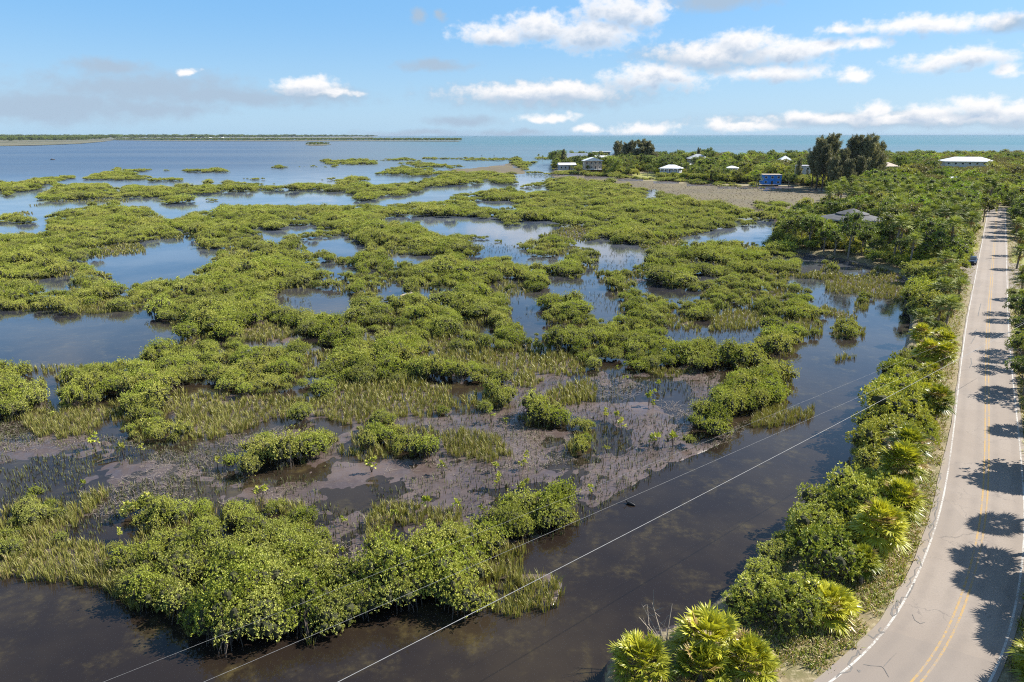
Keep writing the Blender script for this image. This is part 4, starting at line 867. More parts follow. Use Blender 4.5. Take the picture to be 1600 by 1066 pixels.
def house(label, px, py, w, d, z0, h, roof, rh, wm, rm, yaw=0.0, nst=2, nwin=4, over=0.7, keep=None, porch=False, stilt=None, cat='house', door=True):
    """base pixel centre; z0 = height of the floor on stilts; h wall height above it"""
    b = at(px, py, 0.85); rz = -math.atan2(b[0], b[1]) + yaw
    t = empty('house', tuple(b), rz, label=label, cat=cat)
    m = MB(); m.box((0, 0, z0 + h / 2), (w, d, h)); m.build('wall', wm, t)
    r = MB(); W2, D2_, e = w / 2 + over, d / 2 + over, z0 + h + 0.003
    if roof == 'hip':
        rl = max(0.0, W2 - D2_)
        V = [(-W2, -D2_, e), (W2, -D2_, e), (W2, D2_, e), (-W2, D2_, e), (-W2, -D2_, e + .22), (W2, -D2_, e + .22), (W2, D2_, e + .22), (-W2, D2_, e + .22), (-rl, 0, e + rh), (rl, 0, e + rh)]
        r.add(V, [[0, 3, 2, 1], [0, 1, 5, 4], [1, 2, 6, 5], [2, 3, 7, 6], [3, 0, 4, 7], [4, 5, 9, 8], [6, 7, 8, 9]], [[5, 6, 9], [7, 4, 8]])
    elif roof == 'gable':
        V = [(-W2, -D2_, e), (W2, -D2_, e), (W2, D2_, e), (-W2, D2_, e), (-W2, -D2_, e + .2), (W2, -D2_, e + .2), (W2, D2_, e + .2), (-W2, D2_, e + .2), (-W2, 0, e + rh), (W2, 0, e + rh)]
        r.add(V, [[0, 3, 2, 1], [0, 1, 5, 4], [1, 2, 6, 5], [2, 3, 7, 6], [3, 0, 4, 7], [4, 5, 9, 8], [6, 7, 8, 9]], [[5, 6, 9], [7, 4, 8]])
    elif roof == 'front':      # gable facing the viewer
        V = [(-W2, -D2_, e), (W2, -D2_, e), (W2, D2_, e), (-W2, D2_, e), (-W2, -D2_, e + .2), (W2, -D2_, e + .2), (W2, D2_, e + .2), (-W2, D2_, e + .2), (0, -D2_, e + rh), (0, D2_, e + rh)]
        r.add(V, [[0, 3, 2, 1], [0, 1, 5, 4], [1, 2, 6, 5], [2, 3, 7, 6], [3, 0, 4, 7], [5, 6, 9, 8], [7, 4, 8, 9]], [[4, 5, 8], [6, 7, 9]])
    else:
        r.box((0, 0, e + rh / 2), (2 * W2, 2 * D2_, rh))
    r.build('roof', rm, t)
    fh = h / nst
    for s in range(nst):
        for k in range(nwin):
            x = (k + 0.5) / nwin * w - w / 2; ww = min(1.3, w / nwin * 0.36); zc = z0 + fh * (s + 0.55)
            if door and s == 0 and k == nwin // 2:
                q = MB(); q.box((x, -d / 2 - 0.03, z0 + fh * 0.40), (1.1, 0.10, fh * 0.78)); q.build('door', DARK_W if wm is not DARK_W else FRAME, t); continue
            f = MB()
            f.box((x, -d / 2 - 0.02, zc + fh * 0.21), (ww + 0.24, 0.12, 0.12)).box((x, -d / 2 - 0.02, zc - fh * 0.21), (ww + 0.24, 0.16, 0.12)).box((x - ww / 2 - 0.06, -d / 2 - 0.02, zc), (0.12, 0.12, fh * 0.42 - .12)).box((x + ww / 2 + 0.06, -d / 2 - 0.02, zc), (0.12, 0.12, fh * 0.42 - .12))
            f = f.build('window', FRAME, t)
            g = MB(); g.box((x, -d / 2 - 0.01, zc), (ww, 0.06, fh * 0.42 - .12)); g.build('pane', GLASS, f)
        for sd in (-1, 1):
            g = MB(); g.box((sd * (w / 2 + 0.01), 0, z0 + fh * (s + 0.55)), (0.08, 1.2, fh * 0.45)); g.build('window', GLASS, t)
    if z0 > 0.6:
        for ix in range(4):
            for iy in range(3):
                q = MB(); q.box(((ix / 3 - .5) * (w - .5), (iy / 2 - .5) * (d - .5), z0 / 2 - 0.15), (0.34, 0.34, z0 + 0.3 - 0.006)); q.build('stilt', stilt or wm, t)
    if porch:
        q = MB(); q.box((0, -d / 2 - 1.1, z0 + 0.0), (w * 0.96, 2.1, 0.2)); q.build('balcony', FRAME, t)
        q = MB()
        q.box((0, -d / 2 - 2.1, z0 + 1.05), (w * 0.96, 0.07, 0.07))
        for ix in range(14): q.box(((ix / 13 - .5) * w * 0.94, -d / 2 - 2.1, z0 + 0.56), (0.06, 0.06, 0.92))
        q.build('railing', FRAME, t)
        for ix in range(5):
            q = MB(); q.box(((ix / 4 - .5) * w * 0.92, -d / 2 - 1.95, (z0 + h) / 2 - 0.1), (0.2, 0.2, z0 + h + 0.18)); q.build('post', stilt or FRAME, t)
    if keep: KEEP.append((keep[0], keep[1], keep[2], keep[1] + (keep[3] - keep[1]) * 0.6, py, np.hypot(b[0], b[1])))
    return t
house('large white beach house with a broad white hip roof at far right', 1507, 272, 32, 15, 3.0, 6.0, 'hip', 3.2, WHITE_W, WHITE_R, 0.30, 2, 7, 1.2, (1470, 240, 1544, 271))
house('small bright blue house on the edge of the dry marsh', 1203, 288, 10.5, 8, 0.0, 5.4, 'flat', 0.35, BLUE_W, TAN_R, 0.25, 2, 3, 0.25, (1189, 268, 1221, 288))
house('house with a steep white pyramid roof and a columned front', 1224, 271, 11.5, 11, 3.2, 5.0, 'hip', 4.6, GREY_W, WHITE_R, 0.2, 2, 5, 0.8, (1198, 239, 1238, 254), porch=True)
house('flat roofed slate blue house left of the pyramid roof', 1204, 270, 8, 9, 3, 4.6, 'flat', 0.4, BLUE_R, GREY_R, 0.2, 2, 4, 0.3)
house('raised cottage with a white roof and porch behind a yellow lawn', 1048, 276, 13, 9, 2.6, 2.9, 'hip', 2.6, GREY_W, WHITE_R, -0.25, 1, 5, 1.0, (1031, 259, 1065, 276), porch=True)
house('tall house with white gables over reddish porch posts', 925, 271, 13, 9, 3.0, 6.2, 'front', 2.6, TAN_W, WHITE_R, 0.2, 2, 4, 0.9, (909, 244, 943, 268), porch=True, stilt=RED_W)
house('flat white roofed house highest among the point trees', 939, 258, 16, 11, 4.0, 8.2, 'flat', 0.7, GREY_W, WHITE_R, 0.1, 3, 5, 1.4, (926, 228, 951, 234))
house('dark walled house under a pale grey flat roof on the point', 943, 262, 14, 10, 3.2, 5.6, 'gable', 1.6, DARK_W, WHITE_R, 0.05, 2, 4, 1.2, (931, 235, 955, 243))
house('broad house with blue grey roofs among the point trees', 900, 258, 20, 12, 2.6, 4.2, 'gable', 4.4, BLUE_R, BLUE_R, -0.1, 1, 5, 1.0, (885, 237, 920, 246))
house('low house with a pale roof beside the creek mouth', 885, 267, 13, 8, 0.6, 4.0, 'gable', 1.8, GREY_W, LILAC_W, 0.2, 1, 4, 0.8, (871, 251, 898, 262))
house('pale gabled house beside the tall pines on the point', 962, 260, 8, 9, 3.0, 7.0, 'front', 3.2, LILAC_W, BLUE_R, 0.15, 2, 3, 0.5, (955, 231, 968, 239))
house('grey hip roofed house rising above dense trees left of centre', 1089, 268, 15, 12, 3.6, 6.2, 'hip', 3.6, TAN_W, GREY_R, 0.15, 2, 5, 1.0, (1073, 234, 1105, 249))
house('pale little house half hidden in palms above the marsh', 1142, 277, 8, 7, 2.4, 3.6, 'hip', 1.6, LILAC_W, WHITE_R, -0.1, 2, 2, 0.6, (1134, 254, 1152, 266))
house('small white roofed shed behind the raised cottage', 1071, 270, 7, 6, 1.5, 3.6, 'gable', 1.6, GREY_W, WHITE_R, 0.3, 1, 2, 0.6, (1063, 251, 1080, 257))
house('tall pale lilac house squeezed against the tall dark pines', 1252, 285, 7, 8, 0.4, 9.2, 'flat', 0.5, LILAC_W, LILAC_W, 0.3, 3, 2, 0.2, (1247, 257, 1258, 283))
house('tan roofed house behind the right side of the tall pines', 1383, 282, 9, 9, 2.2, 6.4, 'hip', 2.6, TAN_W, TAN_R, 0.5, 2, 3, 0.9, (1374, 249, 1393, 263))
house('low white house in the trees below the large beach house', 1492, 291, 8, 7, 0.2, 3.4, 'gable', 1.6, WHITE_W, WHITE_R, 0.4, 1, 3, 0.6, (1484, 271, 1501, 281))
# the round dark-roofed house on the creek
b = at(1327, 372, 0.85); rz = -math.atan2(b[0], b[1]); t = empty('house', tuple(b), rz, label='round house with a wide dark two tier roof behind creek side palms', cat='house')
def ring(n, r, z, ph=0.0): return [(r * math.cos(2 * math.pi * (k + .5) / n + ph), r * math.sin(2 * math.pi * (k + .5) / n + ph), z) for k in range(n)]
n = 12; m = MB(); m.add(ring(n, 5.9, 2.7) + ring(n, 5.9, 5.5), [[k, (k + 1) % n, n + (k + 1) % n, n + k] for k in range(n)]); m.build('wall', DARK_W, t)
r = MB(); V = ring(n, 8.3, 5.35) + ring(n, 8.3, 5.62) + ring(n, 4.3, 6.5) + ring(n, 4.3, 6.8) + [(0, 0, 8.2), (0, 0, 5.3)]
r.add(V, [[j * n + k, j * n + (k + 1) % n, (j + 1) * n + (k + 1) % n, (j + 1) * n + k] for j in range(3) for k in range(n)], [[3 * n + k, 3 * n + (k + 1) % n, 4 * n] for k in range(n)] + [[(k + 1) % n, k, 4 * n + 1] for k in range(n)]); r.build('roof', DARK_R, t)
r = MB(); V = ring(n, 8.38, 5.28) + ring(n, 8.38, 5.55); r.add(V, [[k, (k + 1) % n, n + (k + 1) % n, n + k] for k in range(n)]); r.build('fascia', GREY_W, t)
for k in range(n):
    a = 2 * math.pi * k / n; f = MB(); f.box((5.9 * 0.968 * math.cos(a), 5.9 * 0.968 * math.sin(a), 4.2), (0.14, 1.7, 1.5), rz=a); f.build('window', GLASS, t)
    q = MB(); q.tube([(7.6 * math.cos(a), 7.6 * math.sin(a), -0.3), (7.6 * math.cos(a), 7.6 * math.sin(a), 5.34)], 0.11, 6); q.build('post', TAN_W, t)
q = MB(); V = ring(n, 7.8, 2.5) + ring(n, 7.8, 2.69) + [(0, 0, 2.69), (0, 0, 2.5)]; q.add(V, [[k, (k + 1) % n, n + (k + 1) % n, n + k] for k in range(n)], [[n + k, n + (k + 1) % n, 2 * n] for k in range(n)] + [[(k + 1) % n, k, 2 * n + 1] for k in range(n)]); q.build('deck', TAN_W, t)
KEEP.append((1277, 324, 1373, 343, 378, np.hypot(b[0], b[1])))

# ------------------------------------------------------------------ trees, palms and shrubs of the right bank and the far point
def shrub_meshes(seed, Rm, H, mat, L=0.16, Wd=0.085, dens=32):
    rg = np.random.default_rng(seed); lobes = []; st = MB()
    for i in range(15):
        a = i * 2.4 + rg.uniform(-.3, .3); d = Rm * 0.72 * math.sqrt(rg.uniform(0.02, 1)); r = Rm * rg.uniform(0.22, 0.40); z = H * rg.uniform(0.35, 0.74)
        c_ = (math.cos(a) * d, math.sin(a) * d, z); lobes.append((*c_, r, r * rg.uniform(.8, 1.1), min(z * .9, H * rg.uniform(0.24, 0.32))))
        st.tube([[0, 0, -0.3], [c_[0] * .4, c_[1] * .4, z * 0.5], c_], [0.05, 0.035, 0.015], 5)
    P, Nn, T = lobed(rg, lobes, dens, inner=0.3)
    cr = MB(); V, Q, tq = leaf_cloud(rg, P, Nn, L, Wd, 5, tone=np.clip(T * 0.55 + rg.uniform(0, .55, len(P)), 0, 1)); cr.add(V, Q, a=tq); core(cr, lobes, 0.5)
    return st.me('stem', BARK), cr.me('crown', mat, heart=SHADE_CORE)
SHR = [shrub_meshes(100 + k, 1.9, 2.6, (L_SHRUB, L_MANG, L_SHRUB, L_MANG, L_MANG2, L_SHRUB)[k]) for k in range(6)]
SHRC = ('olive', 'bright green', 'olive', 'bright green', 'pale grey green', 'olive')
PALM_H = [4.2, 3.2, 5.2, 2.2, 6.0]
PALM_N = [palm_meshes(120 + k, PALM_H[k], 42, 28, 0.92, 0.92, L_PALM, 0.16) for k in range(5)]
PALM_F = [palm_meshes(130 + k, PALM_H[k], 30, 15, 1.05, 1.0, L_PALMF, 0.10) for k in range(5)]
LOWP = [palm_meshes(140 + k, 0.9, 50, 30, 1.12, 1.35, L_PALM, 0.34) for k in range(2)]
TREES = {'broad green': [tree_meshes(150 + k, 8.0, 3.8, L_TREE) for k in range(3)], 'bright lime green': [tree_meshes(160, 8.0, 3.6, L_LIME), tree_meshes(161, 7.5, 3.9, L_LIME)],
         'brownish': [tree_meshes(165, 8.0, 3.9, L_BROWN, inner=0.5), tree_meshes(166, 8.5, 3.6, L_BROWN, inner=0.5)], 'dark green': [tree_meshes(170 + k, 8.5, 3.4, L_DARK) for k in range(3)],
         'pale olive': [tree_meshes(175, 8.0, 3.8, L_SHRUB), tree_meshes(176, 7.0, 3.9, L_MANG2, inner=0.45)]}
CAS = [casuarina_meshes(180 + k, 20.0, 5.2) for k in range(3)]
USED = {}
def uniq(label):
    USED[label] = USED.get(label, 0) + 1
    return label
def put(kind, x, y, z, sc, parts, label, cat, group=None, rz=None):
    t = empty(kind, (x, y, z), random.uniform(0, 6.28) if rz is None else rz, sc, label=label, cat=cat, group=group)
    for nm, me in parts: obj(nm, me, t)
    return t
def vis_blocked(x, y, h, r, zb):
    """would a plant here hide a house front that the photograph shows?"""
    a, b_, _ = proj((x - r, y, zb)); c_, d_, _ = proj((x + r, y, zb + h)); D = math.hypot(x, y)
    for (x0, y0, x1, y1, pyb, hd) in KEEP:
        if D < hd - 2 and c_ > x0 and a < x1 and d_ < y1 and b_ > y0: return True
        if abs(D - hd) < 11 and abs((a + c_) / 2 - (x0 + x1) / 2) < (x1 - x0) * 0.62: return True
    return False
b = at(1518, 412, 1.0); KEEP.append((1505, 400, 1525, 415, 413, np.hypot(b[0], b[1]) - 9))
# -- palms named one by one: crown pixel, trunk height
PL = '''1451,697,4.4 1422,727,3.6 1402,782,2.4 1428,797,2.0 1375,822,2.6 1375,879,1.6 1105,1000,1.2 1170,1032,0.9 1003,1034,0.9 1095,1042,0.9 1295,948,0.9
1476,450,3.6 1483,478,3.6 1443,497,3.0 1477,536,3.4 1474,553,3.0 1443,613,1.6 1466,627,2.4 1509,447,3.8 1485,408,3.6 1482,425,3.4  1480,447,3.2 1470,477,3.2 1440,523,2.2 1467,530,3.0 1450,552,2.6 1452,585,2.0
1385,342,5.4 1342,352,5.0 1277,345,5.0 1226,338,5.2 1245,338,4.6 1435,337,5.0 1437,370,4.6 1482,365,4.8 1512,349,5.2 1511,333,5.0 1487,358,4.6 1497,370,4.6 1478,405,4.4 1462,378,4.4 1404,372,4.0 1295,352,4.2 1310,362,4.2 1418,352,4.6
1530,318,5.5 1520,300,6 1470,330,5.0 1455,350,4.6 1590,318,6.5 1586,300,7.0 1597,335,5.5 1584,350,4.6 1594,372,4.2 1590,395,3.6
1588,1040,1.0 1600,935,1.4 1606,705,3.0 1602,618,3.4 1602,468,3.4 1594,442,3.0 1612,660,4.6 1640,650,5.2 1655,745,5.6 1668,800,5.0 1650,880,3.4 1640,930,2.6 1690,760,6.0 1675,690,6.0 1655,1010,2.6 1640,1060,1.2 1630,540,5.0 1625,500,5.0
1088,258,5.5 1165,262,5 1172,262,5.5 1180,263,5 1186,264,5 1118,262,5 1108,268,4.5 902,258,4.5 918,262,4.5 893,262,4 905,263,4.5 1000,262,5 985,260,5 1012,266,4.5 1410,262,7 1432,262,7 1465,268,6 1480,264,6.5 1455,272,6 842,243,4.5 858,240,5 868,238,6 848,245,4 952,255,5 970,258,5'''
PLL = [tuple(map(float, q.split(','))) for q in PL.split()]
for i, (cx0, cy0, h) in enumerate(PLL):
    b = at(cx0, cy0, 0.85 + h); x, y = b[0], b[1]
    rdv = float(rd_at(np.array([x]), np.array([y]))[0])
    D = math.hypot(x, y); near = D < 105
    if cy0 > 290 and abs(rdv) < (5.2 if cy0 > 640 else 4.3): x += ((5.5 if cy0 > 640 else 4.6) - abs(rdv)) * (1 if rdv > 0 else -1); 
    k = int(np.argmin([abs(q - h) for q in PALM_H])); low = h <= 1.3
    if low: parts = LOWP[i % 2]; sc = random.uniform(0.72, 0.98)
    else: parts = (PALM_N if near else PALM_F)[k]; sc = h / PALM_H[k]
    pxb, pyb, _ = proj((x, y, 0.9))
    if low: where = 'beside the road at the bottom right edge' if cx0 > 1500 else 'on the bank at the bottom, %s' % ('leftmost of the yellow green fans' if cx0 < 1050 else 'nearest the pavement' if cx0 > 1250 else 'among the yellow green fans')
    elif cx0 > 1560 and cy0 > 430: where = 'right of the road, %s' % ('close to the camera' if cy0 > 640 else 'farther up the road')
    elif cx0 > 1560: where = 'right of the road where it nears the far trees'
    elif cy0 < 285: where = 'among the houses on the far %s' % ('left point' if cx0 < 880 else 'shore, left part' if cx0 < 1050 else 'shore, middle part' if cx0 < 1250 else 'shore below the white beach house')
    elif cy0 < 380: where = '%s' % ('left of the round dark roofed house' if cx0 < 1300 else 'in front of the round dark roofed house' if cx0 < 1400 else 'between the round house and the road')
    elif cy0 < 470: where = 'on the left road bank %s' % ('near the parked car' if cx0 > 1475 else 'below the round house')
    elif cy0 < 640: where = 'on the left road bank above the power cable, %s' % ('beside the pavement' if cx0 > 1462 else 'towards the canal')
    else: where = 'on the left road bank, %s' % ('tall, beside two dark trunks' if cy0 < 740 else 'short and full, towards the bottom')
    lab = '%s fan palm %s' % ('trunkless' if low else 'short' if h < 2.7 else 'tall' if h > 4.3 else 'medium', where)
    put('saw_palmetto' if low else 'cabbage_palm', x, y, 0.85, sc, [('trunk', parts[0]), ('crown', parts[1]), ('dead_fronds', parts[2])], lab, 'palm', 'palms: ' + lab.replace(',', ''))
# -- tall dark casuarinas
for (tx_, ty_, by_, r) in ((1275, 216, 294, 1.0), (1292, 213, 293, 1.0), (1284, 226, 296, .9), (1328, 215, 292, 1.0), (1342, 213, 293, 1.05), (1352, 216, 294, .95), (1366, 224, 293, .9), (1312, 234, 297, .95), (1340, 246, 298, .9), (1300, 246, 298, .9), (1324, 250, 299, .9), (1268, 238, 292, .8), (1374, 250, 291, .7),
                           (988, 221, 262, 1.3), (1000, 219, 263, 1.4), (1010, 222, 263, 1.3), (965, 222, 261, 1.1), (978, 224, 262, 1.2), (1017, 229, 264, 1.3), (1246, 249, 287, .6), (1090, 232, 266, .6), (880, 234, 262, .6)):
    b = at(tx_, by_, 0.85); D_ = b[1]
    lo, hi2 = 3.0, 45.0
    for _ in range(40):
        mid_ = (lo + hi2) / 2
        if proj((b[0], b[1], 0.85 + mid_))[1] > ty_: lo = mid_
        else: hi2 = mid_
    h = lo; j = int(tx_) % 3
    grp = 'in the tall dark stand before the sea' if 1255 < tx_ < 1380 else 'rising behind the houses of the left point' if tx_ < 1050 else 'standing apart beside a house'
    pos_ = '' if tx_ < 1050 or not (1255 < tx_ < 1380) else (', left crest' if tx_ < 1300 and ty_ < 232 else ', right crest' if tx_ > 1320 and ty_ < 232 else ', lower front')
    lab = '%s feathery pine %s%s' % ('dark', grp, pos_)
    put('pine_tree', b[0], b[1], 0.85, (h / 20 * r, h / 20 * r, h / 20), [('trunk', CAS[j][0]), ('crown', CAS[j][1])], lab, 'tree', 'pines: ' + lab.replace(',', ''))
# -- woods
pw, qx, qy, ww_ = sample((WOODS,), 3.6, 0.0065, 28, 745, 25, 1.4)
gxs = vnoise(pw[:, 0], pw[:, 1], 0.045, 71); nW = 0
rdw = rd_at(pw[:, 0], pw[:, 1])
kinds = list(TREES); REC = []; PREC = []
for i in np.argsort(-pw[:, 1]):
    x, y = pw[i, :2]
    if qx[i] > 2400 or qx[i] < 800 or (y < 95 and qx[i] < 1600): continue
    if qx[i] > 1560 and y < 190 and rdw[i] < 12: continue
    if abs(rdw[i]) < 5.4: continue
    far = y > 250
    if 1262 < qx[i] < 1375 and 285 < qy[i] < 300: continue
    hmax = random.choice((4.5, 6.5, 8.0, 10.0, 13.0, 13.0) if qy[i] < 300 else (4.7, 6.2, 7.6, 9.2, 10.6))
    for h in (12.5, 10.5, 9.0, 7.5, 6.2, 5.0, 3.8) if qy[i] < 330 else (10.4, 9.0, 7.4, 6.0, 4.6, 3.4):
        if h > hmax: continue
        h2 = h * random.uniform(0.85, 1.1); r = min(h2 * 0.42, 3.6)
        tx, ty, _ = proj((x, y, 0.85 + h2)); lx, ly, _ = proj((x - r, y, 0.85 + h2 * .6)); rx, ry, _ = proj((x + r, y, 0.85 + h2 * .6)); bx, by, _ = proj((x, y - r * 0.5, 0.9))
        cc = [int(c_) for c_ in cls_at(np.array([tx, lx, rx, bx]), np.array([ty, ly, ry, by]))]
        if all(c_ in (WOODS, SCRUB) or (c_ == ROAD and qy[i] < 350) for c_ in cc) and not vis_blocked(x, y, h2, r * 0.8, 0.85): break
    else: continue
    if qx[i] > 1215 and qy[i] > 296 and random.random() < 0.36 or qx[i] < 1260 and random.random() < 0.16:
        hp = random.uniform(5.5, 8.8) if qy[i] > 296 else random.uniform(5, 8); kp = int(np.argmin([abs(q - hp) for q in PALM_H]))
        tx, ty, _ = proj((x, y, 0.85 + hp + 1.2))
        if int(cls_at(np.array([tx]), np.array([ty]))[0]) in (WOODS, SCRUB) and not vis_blocked(x, y, hp + 1, 1.6, 0.85):
            wp = 'among the houses of the far shore' if qx[i] < 1260 and qy[i] < 296 else 'crowded round the round dark roofed house' if qx[i] < 1410 else 'in the wood right of the road' if qx[i] > 1570 else 'in the wood left of the road, far part' if qy[i] < 345 else 'in the wood left of the road, near part'
            lab = '%s fan palm with glossy fronds %s' % ('tall' if hp > 5.6 else 'medium', wp)
            PREC.append((hp / math.hypot(x, y) if qx[i] < 1640 else 0.0, x, y, hp / PALM_H[kp], kp, lab)); continue
    g = gxs[i] + random.gauss(0, 0.18)
    if 1395 < qx[i] < 1500 and 300 < qy[i] < 372 and random.random() < 0.40: kd = 'bright lime green'
    elif 1440 < qx[i] < 1570 and 270 < qy[i] < 315 and random.random() < 0.5: kd = 'brownish'
    elif qx[i] < 1070: kd = 'dark green' if random.random() < 0.55 else 'broad green'
    else: kd = 'dark green' if g < 0.34 else 'broad green' if g < 0.55 else 'pale olive' if g < 0.74 else 'brownish' if g < 0.82 else 'bright lime green'
    v = TREES[kd][i % len(TREES[kd])]
    sh = v[1]; s = h2 / 8.0
    where = ('on the far left point' if qx[i] < 900 else 'between the houses of the left shore' if qx[i] < 1075 else 'between the middle houses and the sea' if qx[i] < 1260 and qy[i] < 278 else 'along the edge of the dry marsh' if qx[i] < 1260 and qy[i] < 300
             else 'around the round dark roofed house' if qx[i] < 1400 and qy[i] > 300 else 'between the round house and the road' if qx[i] < 1545 and qy[i] > 325 else 'right of the road' if qx[i] > 1570 and qy[i] > 285 else 'beyond the lime green trees up the road' if qx[i] > 1400 and qy[i] > 280 else 'below the white beach house' if qx[i] > 1400 else 'at the foot of the tall dark pines')
    lab = '%s %s tree %s' % ('tall' if h2 > 6.6 else 'low' if h2 < 4.2 else 'middling', kd, where)
    REC.append((s * FPX / math.hypot(x, y) if qx[i] < 1640 else 0.0, x, y, s, kd, i % len(TREES[kd]), lab))
REC.sort(reverse=True); PREC.sort(reverse=True)
for _, x, y, s, kp, lab in PREC[:150]:
    q_ = PALM_F[kp]; put('cabbage_palm', x, y, 0.85, s, [('trunk', q_[0]), ('crown', q_[1]), ('dead_fronds', q_[2])], lab, 'palm', 'palms: ' + lab.replace(',', ''))
print('palms', len(PREC))
print('woods', len(REC))
for q, x, y, s, kd, j, lab in REC[:246]:
    v = TREES[kd][j]; put('broadleaf_tree', x, y, 0.85, (s * 1.06, s * 1.06, s), [('trunk', v[0]), ('crown', v[1])], lab, 'tree', 'trees: ' + lab)
for (x_, y_, ty_, kd, where) in ((1325, 402, 331, 'dark green', 'directly before the round dark roofed house'), (1347, 400, 350, 'dark green', 'right of the big dark tree at the round house'), (1264, 388, 336, 'dark green', 'left before the round house, on the creek bank'), (1240, 383, 333, 'broad green', 'at the left tip of the creek bank'),
        (1287, 392, 341, 'broad green', 'left of the big dark tree at the round house'), (1304, 397, 356, 'dark green', 'small and close left of the big dark tree'), (1412, 376, 313, 'bright lime green', 'bright against darker trees behind the round house, left one'), (1440, 366, 311, 'bright lime green', 'bright against darker trees behind the round house, right one'),
        (1252, 350, 307, 'pale olive', 'rising behind the creek bank left of the round house'), (1292, 338, 304, 'pale olive', 'behind the round house roof at left'), (1385, 345, 299, 'pale olive', 'behind the round house roof at right'), (1345, 330, 302, 'bright lime green', 'just behind the round house roof'), (1463, 352, 305, 'pale olive', 'tall between the lime trees and the road'),
        (1362, 404, 362, 'broad green', 'low on the creek bank before the lawn, left'), (1405, 412, 372, 'dark green', 'low on the creek bank right of the lawn'), (1432, 418, 376, 'broad green', 'on the creek bank nearest the road'), (1452, 400, 350, 'dark green', 'dense between the lawn and the road'), (1536, 348, 304, 'broad green', 'leaning over the far end of the road'), (1557, 330, 292, 'dark green', 'closing the far end of the road'), (1578, 338, 296, 'dark green', 'right of the far end of the road'), (1545, 333, 300, 'bright lime green', 'leaning over the far end of the road, lime one'),
        (866, 264, 236, 'dark green', 'tall at the seaward end of the far left point'), (1107, 268, 230, 'dark green', 'rounded, topping the skyline left of the pyramid roof'), (1077, 267, 237, 'broad green', 'on the skyline beside the grey hip roofed house'), (1150, 273, 241, 'dark green', 'on the skyline above the pale little house'), (1180, 274, 246, 'broad green', 'on the skyline left of the pyramid roof'),
        (1402, 287, 242, 'dark green', 'on the skyline right of the tall dark pines'), (1424, 288, 246, 'broad green', 'on the skyline between the pines and the white beach house'), (1450, 290, 250, 'dark green', 'on the skyline close left of the white beach house'), (1462, 300, 264, 'dark green', 'below the left end of the white beach house'), (1530, 296, 266, 'brownish', 'broad, below the right end of the white beach house'),
        (1556, 288, 259, 'dark green', 'against the sea right of the white beach house'), (1584, 290, 258, 'dark green', 'against the sea at the right edge'), (1028, 270, 243, 'broad green', 'above the white roofed porch cottage'), (1232, 292, 268, 'broad green', 'between the blue house and the tall pines'), (1182, 292, 270, 'broad green', 'at the left side of the blue house')):
    b = at(x_, y_, 0.85); lo, hi2 = 2.0, 20.0
    for _ in range(30):
        m_ = (lo + hi2) / 2
        if proj((b[0], b[1], 0.85 + m_))[1] > ty_: lo = m_
        else: hi2 = m_
    v = TREES[kd][x_ % len(TREES[kd])]; s = lo / 8.0; wm = 1.0 if y_ > 296 else 1.5
    put('broadleaf_tree', b[0], b[1], 0.85, (min(s * 1.05, wm), min(s * 1.05, wm), s), [('trunk', v[0]), ('crown', v[1])], '%s tree %s' % (kd, where), 'tree', 'trees round the round house')
# -- trees beside the road on the right, their shade falls across it
for (x_, y_, h, kd) in ((1588, 520, 5.6, 'dark green'), (1592, 575, 5.2, 'broad green'), (1599, 618, 5.2, 'dark green'), (1662, 730, 7.4, 'broad green'), (1735, 905, 7.0, 'dark green'), (1586, 490, 4.6, 'broad green'), (1591, 548, 4.8, 'dark green')):
    b = at(x_, y_, 0.9); v = TREES[kd][int(x_) % 3]; s = h / 8.0
    lab = '%s tree leaning in from the right edge %s' % (kd, 'beside the middle of the road' if y_ < 610 else 'close to the camera')
    put('broadleaf_tree', b[0], b[1], 0.85, s, [('trunk', v[0]), ('crown', v[1])], lab, 'tree', 'right trees: ' + lab)
